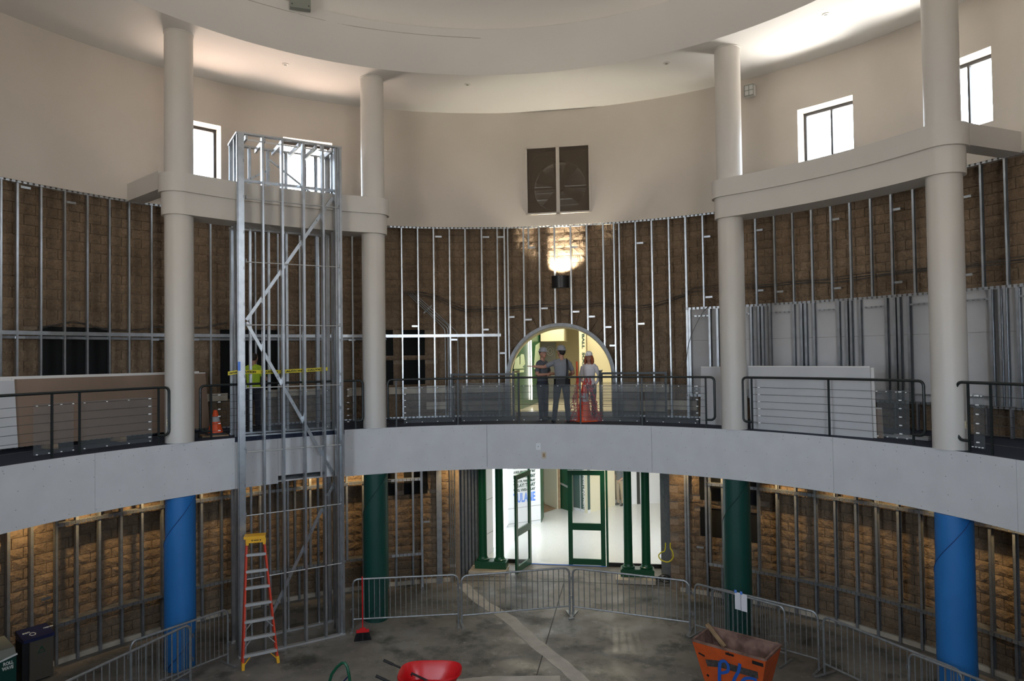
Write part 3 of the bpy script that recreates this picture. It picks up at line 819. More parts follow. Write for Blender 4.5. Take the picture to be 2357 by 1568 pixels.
for i, c in enumerate(CON):
    pts = smooth(cp(920, 650, 10.455, c, 10.045)); end = pts[-1].copy(); pts.append(Vector((end.x, end.y, .03)))
    o = add('conduit', MB().tube(pts, .013, 8), M['steel'], None, True, org=(end.x, end.y, 0.03))
    tag(o, ('bent steel conduit in the slanting bundle, ' + ['lowest of the four', 'second from the bottom', 'third from the bottom', 'topmost of the four'][i]), 'conduit', 'slanting conduits on the block wall')
    q = pts[len(pts) // 2]
    add('coupling', MB().tube([Vector((end.x, end.y, .62)), Vector((end.x, end.y, .70))], .018, 8), M['alum'], o, True)
o = add('conduit_strut', MB().bar(*cp(920, 650, 10.455, [(575, 745), (770, 560)], 10.082), .03, .03), M['steel_dark'], None); tag(o, 'short steel strut clamped across the four slanting conduits', 'strut')
for k in range(3):                               # straight conduits beside the door recess
    x = 780 + (745 + 14 * k) / 2.904; a = ang(x, 1200, 9.95)
    o = add('conduit', MB().tube([P(9.95, a, G + .01), P(9.95, a, -2.5), P(9.95, a, -1.0)], .014, 8), M['steel'], None, True, org=P(9.95, a, G + .01))
    tag(o, 'straight vertical conduit on the ground floor wall beside the door recess', 'conduit', 'vertical conduits beside the door recess')
    add('coupling', MB().tube([P(9.95, a, -3.9), P(9.95, a, -3.83)], .02, 8), M['alum'], o, True)
main = [(430, 505), (520, 508), (640, 535), (760, 590), (850, 620), (1000, 612), (1100, 612), (1240, 600), (1400, 595), (1500, 606), (1650, 590), (1760, 580), (1880, 600), (2000, 605), (2100, 590), (2200, 560), (2323, 515)]
main = [(780 + x / 2.904, 500 + y / 2.904) for x, y in main]
right = [(100, 490), (175, 480), (270, 475), (460, 465), (600, 460), (780, 440), (900, 430), (1030, 425), (1160, 410), (1300, 390), (1440, 375), (1670, 350), (1950, 325), (2040, 315), (2200, 300), (2323, 285), (2480, 268)]
right = [(1557 + x / 2.904, 500 + y / 2.904) for x, y in right]
left = [(60, 752), (200, 770), (300, 740), (430, 715), (490, 705), (580, 716), (700, 745), (860, 752), (1000, 740), (1090, 735), (1300, 745), (1400, 735), (1520, 705)]
left = [(x / 2.904, 500 + y / 2.904) for x, y in left]
random.seed(21)
for k in range(5):
    ph = random.uniform(0, 6); am = random.uniform(2, 5)
    path = [(x, y + (k - 2) * 3.0 * (.4 + .6 * abs(math.sin(i * .55 + k))) + am * .5 * math.sin(i * .9 + ph)) for i, (x, y) in enumerate(main + right)]
    o = add('wall_cable', MB().tube(smooth([oncyl(x, y, 10.02 - .008 * k) for x, y in path], 3), .006, 5), M['cable'], None)
    tag(o, 'grey electrical cable strung along the block wall above the arch', 'cable', 'cables strung above the arch')
for k in range(3):
    path = [(x, y + (k - 1) * 3.2 * math.sin(i * .8 + k)) for i, (x, y) in enumerate(left)]
    o = add('wall_cable', MB().tube(smooth([oncyl(x, y, 10.02 - .01 * k) for x, y in path], 3), .006, 5), M['cable'], None)
    tag(o, 'grey electrical cable draped over the wide black wall opening', 'cable', 'cables over the black opening')
lp = [(1442, 600), (1480, 575), (1520, 565), (1560, 580), (1575, 610)]; lp2 = [(1465, 612), (1490, 645), (1520, 660), (1550, 650), (1560, 625)]
for q in (lp, lp2):
    o = add('wall_cable', MB().tube(smooth(cp(780, 500, 2.904, q, 10.0), 4), .006, 5), M['cable'], None); tag(o, 'short looped slack of cable right above the arch crown', 'cable', 'slack cable loops above the arch')
q = [(1632, 690), (1638, 700), (1620, 716), (1600, 752), (1585, 790), (1578, 830), (1560, 850)]
o = add('wall_cable', MB().tube(smooth([oncyl(x, y, 9.76) for x, y in q], 4), .006, 5), M['cable'], None); tag(o, 'single cable hanging diagonally across the first grey panel', 'cable')
q = [(580, 660), (586, 690), (580, 720), (588, 760), (592, 800), (588, 845)]
o = add('wall_cable', MB().tube(smooth([oncyl(x, y, 9.98) for x, y in q], 4), .010, 5), M['cable'], None); tag(o, 'thick cable hanging from the wall hole inside the stud tower', 'cable')

# ------------------------------------------------------------------ railings
RR = 7.845
def arcp(R, a0, a1, z, n=None):
    n = n or max(2, int(abs(a1 - a0) / 1.2)); return [P(R, a0 + (a1 - a0) * i / n, z) for i in range(n + 1)]
def railing(label, a0, a1, posts, loops, sheets, clips):
    """a0 > a1; loops = (at a0, at a1); sheets = [(a0,a1)]"""
    t = thing('balcony_railing', P(RR, (a0 + a1) / 2, 0), label, 'railing')
    zt, zl, c = 1.07, .17, .085; dc = math.degrees(c / RR)
    path = []
    def loop(a, s, inner):                        # s: direction into the rail
        q = [P(RR, inner, zl), P(RR, a + s * dc, zl)]
        for k in range(1, 5):
            th = math.radians(90 * k / 4); q.append(P(RR, a + s * dc * (1 - math.sin(th)), zl + c * (1 - math.cos(th))))
        for k in range(0, 5):
            th = math.radians(90 * k / 4); q.append(P(RR, a + s * dc * (1 - math.cos(th)), zt - c + c * math.sin(th)))
        return q
    mid = arcp(RR, a0 - (dc if loops[0] else 0), a1 + (dc if loops[1] else 0), zt)
    if loops[0]: path += loop(a0, -1, posts[0])
    path += mid[1:] if loops[0] else mid
    if loops[1]: path += loop(a1, 1, posts[-1])[::-1][1:]
    add('top_rail', MB().tube(path, .0245, 10), M['rail'], t, True)
    for a in posts: add('post', MB().box(P(RR, a, zt / 2 - .01), (.036, .02, zt - .02), math.radians(a - 90)), M['rail'], t)
    for k in range(6):
        z = .16 + .142 * k
        add('cable', MB().tube(arcp(RR, posts[0], posts[-1], z), .004, 5), M['cable'], t)
    for s0, s1 in sheets:
        o = add('acrylic_sheet', MB().arc(RR + .03, RR + .036, .07, .90, s1, s0, 1.0), M['plexi'], t)
        b = MB()
        for zz in (.09, .87):
            n = 4
            for i in range(n):
                a = s0 + (s1 - s0) * (i + .15) / (n - .7); b.box(P(RR - .008, a, zz), (.022, .02, .014), math.radians(a - 90))
        add('cable_ties', b, M['wclip'], o, kind='stuff')
    for a in clips:
        b = MB()
        for k in range(6): b.box(P(RR - .012, a, .165 + .142 * k), (.045, .018, .018), math.radians(a - 90))
        add('cable_clamps', b, M['wclip'], t, kind='stuff')
    return t
rx = lambda x, y=930: ang(x, y, RR)
railing('dark green cable railing in front of the brown leaning boards', 190, rx(389), [186, 176, 166, 156, rx(183, 960), rx(365, 950)], (False, True), [(158, rx(172)), (rx(186), rx(352))], [rx(344)])
railing('dark cable railing passing through the stud tower beside the small cone', rx(461), rx(835), [rx(486), rx(650), rx(818)], (True, True), [(rx(600), rx(760))], [rx(504), rx(801)])
railing('long dark cable railing in front of the arch and the people', rx(893), rx(1645), [rx(x) for x in (912, 1054, 1194, 1336, 1478, 1625)], (True, True), [(rx(930), rx(1048)), (rx(1062), rx(1188)), (rx(1200), rx(1330)), (rx(1342), rx(1472)), (rx(1484), rx(1606))], [rx(932), rx(1605)])
railing('dark cable railing in front of the white leaning boards', rx(1710), rx(2127), [rx(1731), rx(1908), rx(2101)], (True, True), [(rx(2016), rx(2090))], [rx(1748), rx(2073)])
railing('dark cable railing in front of the tall recessed grey panels', rx(2203), -22, [rx(2229), 16, 6, -4, -14], (True, False), [(rx(2236), 17.0)], [rx(2250)])
# heavier guards flanking the way through the arch
for s, lb in ((-1, 'heavy black guard with grey acrylic on the conduit side of the arch'), (1, 'heavy black guard with grey acrylic on the grey-panel side of the arch')):
    t = thing('guardrail', UD(s * 1.83, 8.9, 0), lb, 'railing')
    zt = 1.12
    add('top_bar', MB().bar(UD(s * 1.05, 8.85, zt), UD(s * 2.65, 8.85, zt), .05, .05), M['rail'], t)
    add('return_bar', MB().bar(UD(s * 1.07, 8.85, zt + .05), UD(s * 1.07, 9.75, zt + .05), .05, .05), M['rail'], t)
    for u, d in ((1.07, 8.85), (2.62, 8.85), (1.07, 9.72)): add('post', MB().box(UD(s * u, d, zt / 2), (.055, .055, zt), math.radians(AX)), M['rail'], t)
    for k in range(6): add('cable', MB().tube([UD(s * 1.07, 8.85, .18 + .14 * k), UD(s * 2.62, 8.85, .18 + .14 * k)], .004, 5), M['cable'], t)
    add('acrylic_sheet', MB().box(UD(s * 1.85, 8.89, .48), (1.48, .008, .86), math.radians(AX - 90)), M['plexi'], t)
    add('acrylic_sheet', MB().box(UD(s * 1.10, 9.3, .48), (.008, .78, .86), math.radians(AX - 90)), M['plexi'], t)
# ------------------------------------------------------------------ lobby behind the double doors (ground floor)
def vwall(name, p, q, z0, z1, m, th=.08, back=1, parent=None, label=None):
    """vertical slab standing on the line p-q; thickness grows away from the viewer"""
    p, q = Vector(p), Vector(q); d = q - p; d.z = 0; d.normalize(); nx = Vector((-d.y, d.x, 0))
    if nx.dot(p - CAM) < 0: nx = -nx
    nx *= th * back
    a = [Vector((v.x, v.y, z0)) for v in (p, q, q + nx, p + nx)]; b = [Vector((v.x, v.y, z1)) for v in (p, q, q + nx, p + nx)]
    mb = MB().hexa(a, b)
    if parent is not None: return add(name, mb, m, parent)
    return struct(name, mb, m, label=label)
ZC = -1.26
def udslab(name, u0, u1, d0, d1, z0, z1, m, label):
    c = UD((u0 + u1) / 2, (d0 + d1) / 2, (z0 + z1) / 2)
    return struct(name, MB().box(c, (u1 - u0, d1 - d0, z1 - z0), math.radians(AX - 90)), m, label=label)
udslab('floor_lobby', -5, 7, 11.44, 24, G - .1, G, M['terrazzo'], 'polished pale terrazzo lobby floor')
udslab('floor_vestibule', -3.0, 3.0, 9.3, 11.44, G - .12, G - .004, M['floor'], 'concrete floor in front of the lobby doors')
udslab('ceiling_lobby', -5, 7, 11.5, 24, ZC, ZC + .1, M['white'], 'white lobby ceiling')
udslab('ceiling_vestibule', -3.2, 3.2, 9.9, 11.5, -1.1, -1.0, M['drywall'], 'ceiling over the door recess')
udslab('wall_lobby_far', -5, 7, 23.9, 24, G, ZC, M['cream'], 'far lobby wall')
udslab('wall_lobby_right', 6.9, 7, 11.4, 24, G, ZC, M['cream'], 'right lobby wall')
udslab('wall_lobby_left', -5, -4.9, 11.4, 24, G, ZC, M['white'], 'left lobby wall')
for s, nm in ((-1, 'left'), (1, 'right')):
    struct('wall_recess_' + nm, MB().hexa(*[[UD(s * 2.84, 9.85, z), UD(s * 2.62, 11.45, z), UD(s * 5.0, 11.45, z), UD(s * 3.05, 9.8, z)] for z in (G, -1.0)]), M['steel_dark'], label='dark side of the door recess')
f = lambda x, y: onz(x, y, G)
pil = vwall('wall_lobby_pilaster', f(1112, 1285), f(1136, 1270), G, ZC, M['white'], .3, label='white stone pilaster inside the lobby')
for z in (G + .62, G + 1.62): vwall('stone_joint', f(1112, 1285) * 1, f(1136, 1270), z, z + .012, M['greywall'], .012, -1, pil)
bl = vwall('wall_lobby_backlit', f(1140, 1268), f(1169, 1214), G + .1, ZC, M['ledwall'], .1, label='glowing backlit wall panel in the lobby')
p0, p1 = f(1170, 1214), f(1245, 1203)
pw = vwall('wall_lobby_poster', p0, p1, G, ZC, M['white'], .3, label='white stone wall carrying the printed cheer')
dx = (p1 - p0); Lw = dx.length; dx.normalize(); pn = Vector((dx.y, -dx.x, 0))
for z in (G + .1, G + .62): add('stone_joint', MB().bar(p0 + Vector((0, 0, z - G)) + pn * .002, p1 + Vector((0, 0, z - G)) + pn * .002, .012, .012), M['greywall'], pw)
def fit_text(s, m, pl, xdir, width, height, parent, name='lettering', ydir=(0, 0, 1)):
    o = lettering(s, 1.0, m, (0, 0, 0), (1, 0, 0), (0, 1, 0), None, name, bold=.028)
    me = o.data; xs = [v.co.x for v in me.vertices]; ys = [v.co.y for v in me.vertices]
    x0, x1, y0, y1 = min(xs), max(xs), min(ys), max(ys)
    X, Y = Vector(xdir).normalized(), Vector(ydir).normalized(); N = X.cross(Y); off = Vector(pl) - base_of(parent)
    for v in me.vertices:
        c = v.co.copy(); v.co = off + X * ((c.x - x0) / (x1 - x0) * width) + Y * ((c.y - y0) / (y1 - y0) * height) + N * (c.z * 3 + .004)
    me.update(); o.parent = parent; return o
def onwall(x, y): return onpl(x, y, p0, pn)
for s, y0, y1, m in (('A HULLABALOO RAY RAY', 1080.5, 1075, 'ink'), ("A HULLABALOO 'RAY 'RAY", 1091.5, 1085, 'ink'), ('HOORAY-HOORAY', 1103.5, 1095, 'ink'), ('VARS-OR, VARS-TEE-AY', 1113.5, 1107, 'ink'), ('TEE-AY! TEE-AY', 1124, 1115, 'ink'), ('VARS, VARS-TEE-AY', 1134.5, 1127, 'ink'), ('TULANE', 1159, 1137, 'sky_ink')):
    a = onwall(1182, y0); b = onwall(1232, y0); c = onwall(1182, y1)
    fit_text(s, M[m], Vector((a.x, a.y, a.z)), dx, (Vector((b.x, b.y, 0)) - Vector((a.x, a.y, 0))).length, c.z - a.z, pw, 'printed_line')
vwall('trim_1', f(1246, 1203), f(1252, 1190), G, ZC, M['gdoor'], .06, label='green end trim of the poster wall')
vwall('wall_lobby_passage', f(1253, 1160), f(1283, 1172), G, ZC, M['cream'], .1, label='cream wall of the side passage')
strip_ = struct('floor_passage', MB().add([f(1250, 1182) + Vector((0, 0, .004)), f(1284, 1170) + Vector((0, 0, .004)), f(1282, 1158) + Vector((0, 0, .004)), f(1252, 1152) + Vector((0, 0, .004))], [(0, 1, 2, 3)]), M['ply'], label='brown carpet of the side passage')
vwall('trim_2', f(1281, 1170), f(1285, 1172), G, ZC, M['ply'], .1, label='brown door casing in the lobby')
gd = vwall('door_3', f(1285, 1169), f(1316, 1178), G, ZC, M['gdoor'], .05, label='green lobby door with a push bar')
a = onpl(1286, 1110, f(1285, 1169), (CAM - f(1285, 1169)) * Vector((1, 1, 0))); b = a + (f(1308, 1178) - f(1285, 1169))
add('push_bar', MB().bar(a, Vector((b.x, b.y, a.z - .08)), .05, .06), M['alum'], gd)
q0, q1, q2 = f(1320, 1175), f(1353, 1182), f(1416, 1164)
gp = vwall('wall_lobby_green', q0, q1, G + .12, ZC, M['green'], .15, label='dark green pier with vertical lettering in the lobby')
vwall('base', q0, q1, G, G + .12, M['white'], .16, 1, gp)
e1 = (q1 - q0).normalized(); en = Vector((e1.y, -e1.x, 0))
pm = q0.lerp(q1, .52) + en * .01
add('corner_strip', MB().box(Vector((pm.x, pm.y, G + .75)), (.035, .02, 1.4), math.atan2(e1.y, e1.x)), M['alum'], gp)
tp = q0.lerp(q1, .66) + en * .006
ztop = px_to_axis(1345, 1076, tp); zbot = px_to_axis(1345, 1172, tp)
fit_text('TRAINING | EQUIPMENT', M['wtext'], Vector((tp.x, tp.y, ztop)), (0, 0, -1), ztop - zbot, (q1 - q0).length * .20, gp, 'vertical_lettering', ydir=e1)
vwall('wall_lobby_cream', q1, q2, G, ZC, M['cream'], .15, label='cream lobby wall beside the green pier')
vwall('wall_lobby_niche', f(1412, 1150), f(1452, 1152), G, ZC, M['ply'], .1, label='dark brown niche wall in the lobby')
vwall('wall_lobby_cream_far', f(1440, 1162), f(1478, 1160), G, ZC, M['white'], .3, label='pale lobby wall beyond the paired columns')
vwall('wall_lobby_end', f(1478, 1160), f(1545, 1157), G, ZC, M['white'], .3, label='pale lobby wall at the end')
dfr = vwall('door_4', f(1466, 1160.5), f(1473, 1160), G, ZC, M['black'], .1, -.3, label='dark door edge in the lobby')
# storefront
t = thing('door_frame', UD(0, 11.42, G), None, None, kind='structure'); t.name = 'door_1'; t['label'] = 'green framed glass double door to the lobby'
rz = math.radians(AX - 90)
def bx(u0, u1, z0, z1, d=11.42, th=.06): return MB().box(UD((u0 + u1) / 2, d, (z0 + z1) / 2), (u1 - u0, th, z1 - z0), rz)
for u in (-2.62, -1.12, 1.06, 2.56): add('mullion', bx(u, u + .06, G, ZC), M['gdoor'], t)
add('transom_bar', bx(-2.6, 2.6, -1.62, -1.5), M['gdoor'], t)
for u0, u1 in ((-2.56, -1.12), (1.12, 2.56)):
    add('sill_rail', bx(u0, u1, G, G + .10), M['black'], t); add('pane', bx(u0, u1, G + .1, -1.62, th=.01), M['glass'], t)
add('pane', bx(-2.56, 2.56, -1.5, ZC, th=.01), M['glass'], t)
add('threshold_tape', bx(-1.06, 1.06, G, G + .012, 11.36, .03), M['sky_ink'], t)
def leaf(name, o, x, lb):
    """door leaf from hinge o along unit x"""
    x = Vector(x); an = math.atan2(x.y, x.x); L = thing(name, o, None, None, kind='structure'); L['label'] = lb
    def s(u0, u1, z0, z1, nm, m, th=.05): add(nm, MB().box(Vector(o) + x * ((u0 + u1) / 2) + Vector((0, 0, (z0 + z1) / 2)), (u1 - u0, th, z1 - z0), an), M[m], L)
    H = 2.64
    s(0, .125, 0, H, 'stile', 'gdoor'); s(.91, 1.03, 0, H, 'stile', 'gdoor'); s(.125, .91, .02, .18, 'bottom_rail', 'gdoor'); s(.125, .91, .98, 1.17, 'middle_rail', 'gdoor'); s(.125, .91, H - .13, H, 'top_rail', 'gdoor')
    s(.125, .91, .18, .98, 'pane', 'glass', .01); s(.125, .91, 1.17, H - .13, 'pane', 'glass', .01)
    add('pull_handle', MB().tube([Vector(o) + x * .95 + Vector((x.y, -x.x, 0)) * .05 + Vector((0, 0, z)) for z in (.85, 1.3)], .015, 8), M['black'], L, True)
    return L
leaf('door_2', UD(1.04, 11.42, G), -_t, 'closed green glass door leaf')
h = UD(-1.06, 11.40, G); fe = UD(-1.32, 10.42, G); leaf('door_5', h, (fe - h).normalized(), 'green glass door leaf standing open towards the rotunda')
# paired small columns on plinths
for s, us, d, lb in ((-1, (-2.27, -1.80), 10.62, 'pair of slim green columns on one plinth beside the open door leaf'), (1, (1.66, 2.12), 10.42, 'pair of slim green columns on one plinth beside the yellow rope')):
    uc = sum(us) / 2; t = thing('twin_column', UD(uc, d, G), lb, 'column')
    for u in us:
        sh = add('shaft', MB().lathe([(.115, G + .36), (.108, -1.02)], UD(u, d), 24), M['gdoor'], t, True)
        add('base_ring', MB().lathe([(.15, G + .28), (.165, G + .30), (.165, G + .33), (.135, G + .35), (.13, G + .37), (.115, G + .40)], UD(u, d), 24), M['gdoor'], sh, True)
    add('plinth', MB().box(UD(uc, d, G + .19), (.86, .36, .18), rz).box(UD(uc, d, G + .275), (.80, .32, .03), rz), M['gdoor'], t)
    for u in us: add('base_block', MB().box(UD(u, d, G + .285), (.34, .30, .03), rz), M['gdoor'], t)
    pl = add('plinth_board', MB().box(UD(uc - .05, d - .12, G + .05), (1.0, .62, .10), rz), M['timber'], t)
o = None
# ------------------------------------------------------------------ corridor beyond the arch (balcony level)
b = MB(); NA = 36
for i in range(NA):
    t0, t1 = math.pi * i / NA, math.pi * (i + 1) / NA
    b.hexa([ap(AR - .03, t0, 9.95), ap(AR + .06, t0, 9.95), ap(AR + .06, t0, 10.75), ap(AR - .03, t0, 10.75)], [ap(AR - .03, t1, 9.95), ap(AR + .06, t1, 9.95), ap(AR + .06, t1, 10.75), ap(AR - .03, t1, 10.75)])
for s in (-1, 1):
    b.box(P(10.35, AC + s * math.degrees((AR + .015) / 9.95), AZ / 2), (.09, .8, AZ), math.radians(AC + s * 7.6 - 90))
struct('trim_3', b, M['cream'], label='cream plaster lining of the arched opening')
udslab('floor_corridor', -3.4, 3.4, 10.12, 18.4, -.2, -.003, M['tile'], 'cream tiled corridor floor beyond the arch')
struct('floor_threshold', MB().box(UD(.05, 10.55, -.006), (2.9, 1.3, .02), rz), M['carpet'], label='navy carpet running through the arch')
udslab('ceiling_corridor', -3.4, 3.4, 10.22, 18.4, 2.78, 2.9, M['cream'], 'corridor ceiling')
udslab('wall_corridor_back', -3.4, 3.4, 18.2, 18.35, 0, 2.8, M['cream'], 'cream back wall of the corridor')
udslab('wall_corridor_left', -3.4, -3.3, 9.62, 18.4, 0, 2.8, M['cream'], 'left corridor wall')
udslab('wall_corridor_right', 3.3, 3.4, 9.62, 18.4, 0, 2.8, M['cream'], 'right corridor wall')
f0 = lambda x, y: onz(x, y, 0)
m0, m1 = f0(1186, 948), f0(1246, 924)
gw = vwall('wall_corridor_mural', m0, m1, 0, 2.78, M['gdoor'], .12, label='green mural wall of the corridor')
mn = (m1 - m0).normalized(); mo = Vector((mn.y, -mn.x, 0))
if mo.dot(CAM - m0) < 0: mo = -mo
def onm(x, y): return onpl(x, y, m0 + mo * .006, mo)
def blob(pts, m='wtext', nm='mural_shape'):
    v = [onm(*p) for p in pts]; n_ = len(v)
    mb = MB().add(v + [p - mo * .004 for p in v], [tuple(range(n_)), tuple(range(2 * n_ - 1, n_ - 1, -1))] + [(i, (i + 1) % n_, n_ + (i + 1) % n_, n_ + i) for i in range(n_)])
    add(nm, mb, M[m], gw)
PALE = mat('pale_green_print', (.42, .52, .36), .5); M['pale'] = PALE
blob([(1186, 828), (1201, 815), (1206, 816), (1209, 838), (1203, 845), (1208, 848), (1182, 850)], 'pale'); blob([(1233, 795), (1243, 788), (1243, 828), (1236, 850), (1229, 850)], 'pale')
blob([(1195, 818), (1198, 815), (1198, 838), (1196, 840)], 'gdoor'); blob([(1184, 852), (1190, 852), (1188, 861), (1184, 861)], 'pale'); blob([(1196, 852), (1206, 851), (1206, 857), (1196, 858)], 'pale')
a = onm(1222, 920); zt = px_to_axis(1222, 784, a)
o = add('light_strip', MB().box(Vector((a.x, a.y, (a.z + zt) / 2)) + mo * .03, (.028, .03, zt - a.z), math.atan2(mn.y, mn.x)), M['led'], None); tag(o, 'tall glowing vertical light strip on the green mural wall', 'light strip')
add('housing', MB().box(Vector((a.x, a.y, (a.z + zt) / 2)) + mo * .005, (.03, .012, zt - a.z + .02), math.atan2(mn.y, mn.x)), M['alum'], o)
def dwall(name, x0, x1, y0, y1, d, m, label, th=.15):
    u0, z1 = ond(x0, y0, d); u1, z0 = ond(x1, y1, d)
    return struct(name, MB().box(UD((u0 + u1) / 2, d + th / 2, (z0 + z1) / 2), (abs(u1 - u0), th, z1 - z0), rz), m, label=label)
gg = dwall('wall_corridor_glass', 1246, 1281, 786, 924, 17.0, M['greywall'], 'grey glazed partition with an etched emblem')
c_u, c_z = ond(1266, 808, 16.99)
for r_, k in ((.13, 20), (.07, 14)):
    add('etched_ring', MB().tube([UD(c_u + r_ * math.cos(6.2832 * i / k), 16.985, c_z + 1.25 * r_ * math.sin(6.2832 * i / k)) for i in range(k + 1)], .008, 5), M['wtext'], gg)
dwall('trim_4', 1244, 1298, 757, 785, 15.2, M['cream'], 'dropped cream soffit in the corridor', 1.6)
rw = dwall('wall_corridor_text', 1332, 1350, 740, 940, 14.4, M['cream'], 'cream pier carrying vertical lettering', .5)
u0, zt = ond(1338.5, 727, 14.39); _, zb_ = ond(1338.5, 871, 14.39); u1, _ = ond(1344.5, 727, 14.39)
fit_text('FOOTBALL  SOCCER', M['ink'], UD(u0, 14.392, zt), (0, 0, -1), zt - zb_, u1 - u0, rw, 'vertical_lettering', ydir=_t)
dwall('wall_corridor_cream', 1350.5, 1460, 740, 943, 14.9, M['cream'], 'plain cream wall beside the lettered pier', .3)
dwall('trim_5', 1408, 1414, 832, 960, 10.9, M['black'], 'black door edge inside the arch', .05)

# ------------------------------------------------------------------ wall fittings
# exhaust fan behind two screened openings
fc_ = math.radians(80.25); ee = Vector((math.cos(fc_), math.sin(fc_), 0)); tt = Vector((ee.y, -ee.x, 0)); frz = math.radians(80.25 - 90)
def FP(u, d, z): return tt * u + ee * d + Vector((0, 0, z))
fan = thing('exhaust_fan', FP(0, 9.8, 5.27), 'dark exhaust fan behind two framed screens high on the plaster wall', 'fan')
HW = .825; zc_ = 6.05; zl_, zh_ = 5.27, 7.0
for u, w_ in ((-HW, .05), (0, .09), (HW, .05)): add('screen_stile', MB().box(FP(u, 9.76, (zl_ + zh_) / 2), (w_, .05, zh_ - zl_ + .04), frz), M['plaster'], fan)
for z in (zl_, zh_): add('screen_rail', MB().box(FP(0, 9.76, z), (2 * HW, .05, .04), frz), M['plaster'], fan)
for u in (-HW / 2, HW / 2): add('screen', MB().box(FP(u, 9.80, (zl_ + zh_) / 2), (HW - .06, .004, zh_ - zl_ - .03), frz), M['screen'], fan)
hs = MB(); nseg = 40; rr = .70
ring = [FP(rr * math.cos(2 * math.pi * i / nseg), 10.16, zc_ + rr * math.sin(2 * math.pi * i / nseg)) for i in range(nseg)]
outer = []
for i in range(nseg):
    c_, s_ = math.cos(2 * math.pi * i / nseg), math.sin(2 * math.pi * i / nseg); k = 1.02 / max(abs(c_), abs(s_)); outer.append(FP(k * c_ * .88, 10.16, zc_ + .08 + k * s_ * .92))
hs.add(ring + outer, [(i, (i + 1) % nseg, nseg + (i + 1) % nseg, nseg + i) for i in range(nseg)])
hs.add(ring + [p + ee * .22 for p in ring], [(i, nseg + i, nseg + (i + 1) % nseg, (i + 1) % nseg) for i in range(nseg)])
add('venturi_plate', hs, M['fan'], fan)
sd = MB()
for u in (-.93, .93): sd.box(FP(u, 10.25, 6.1), (.03, .42, 2.0), frz)
for z in (5.2, 7.08): sd.box(FP(0, 10.25, z), (1.9, .42, .03), frz)
add('housing', sd, M['fan'], fan)
for k in range(9):
    z = zc_ - .68 + .17 * k
    Mx = Matrix.Rotation(frz, 3, 'Z') @ Matrix.Rotation(math.radians(76 if k in (2, 4) else 84), 3, 'X')
    add('louver', MB().box(FP(0, 10.44, z), (1.5, .19, .008), M=Mx), M['louver'], fan)
add('louver_post', MB().box(FP(.1, 10.40, zc_), (.02, .02, 1.4), frz), M['louver'], fan)
hub = add('hub', MB().tube([FP(.02, 10.12, zc_), FP(.02, 10.30, zc_)], .11, 16), M['fan'], fan, True)
for k in range(4):
    th = math.radians(62 + 90 * k); r_ = Vector((math.cos(th), math.sin(th))); s_ = Vector((-r_.y, r_.x))
    def bp(r, w_, dd): q = r_ * r + s_ * w_; return FP(.02 + q.x, 10.22 + dd, zc_ + q.y)
    add('blade', MB().hexa([bp(.1, -.07, -.03), bp(.1, .07, .03), bp(.1, .07, .036), bp(.1, -.07, -.024)], [bp(.66, -.19, -.06), bp(.66, .17, .05), bp(.66, .17, .056), bp(.66, -.19, -.054)]), M['fan'], fan)
add('mount_bar', MB().box(FP(0, 10.34, zc_), (1.6, .03, .06), frz), M['fan'], fan)
tb = [FP(-.72, 9.9, 5.6), FP(-.74, 9.9, 6.5), FP(-.66, 9.9, 6.75), FP(-.5, 9.9, 6.82), FP(-.3, 9.9, 6.82), FP(-.16, 9.9, 6.72), FP(-.1, 9.9, 6.55), FP(-.08, 9.9, 6.2)]
add('flexible_conduit', MB().tube(smooth(tb), .018, 8), M['louver'], fan, True)

# wall sconce above the arch
a, zc0 = angz(1289, 648, 9.6); c = P(9.80, a, 0); hz = .155
sconce = thing('wall_sconce', P(9.8, a, zc0 - hz), 'black half-round uplighter glowing on the block wall above the arch', 'wall lamp')
mb = MB(); n = 20
def hp(i, r, z): th = math.radians(a + 90 + 180 * i / n); q = Vector((r * math.cos(th), r * .8 * math.sin(th) if 0 else r * math.sin(th), 0)); return c + q + Vector((0, 0, z))
mb.add([hp(i, r, z) for r, z in ((.235, zc0 - hz), (.24, zc0 + hz), (.225, zc0 + hz), (.22, zc0 - hz + .02)) for i in range(n + 1)],
       [(j * (n + 1) + i, j * (n + 1) + i + 1, (j + 1) * (n + 1) + i + 1, (j + 1) * (n + 1) + i) for j in range(3) for i in range(n)])
mb.box(c + Vector((0, 0, zc0)), (.012, .47, 2 * hz), math.radians(a))
mb.add([hp(i, .22, zc0 - hz + .01) for i in range(n + 1)], [tuple(range(n + 1))])
add('shade', mb, M['sconce'], sconce, True)
add('lamp', MB().tube([c + P(-.09, a, zc0 - .04) , c + P(-.09, a, zc0 + .13)], .035, 10), M['bulb'], sconce, True)
l = bpy.data.lights.new('sconce_light', 'SPOT'); l.energy = 430; l.color = (1, .92, .76); l.spot_size = math.radians(115); l.spot_blend = .5; l.shadow_soft_size = .03
o = bpy.data.objects.new('sconce_light', l); COL.objects.link(o); o.location = c + P(-.06, a, zc0 + .17); o.rotation_euler = (Vector((0, 0, 1)) + P(.28, a)).to_track_quat('-Z', 'Y').to_euler()
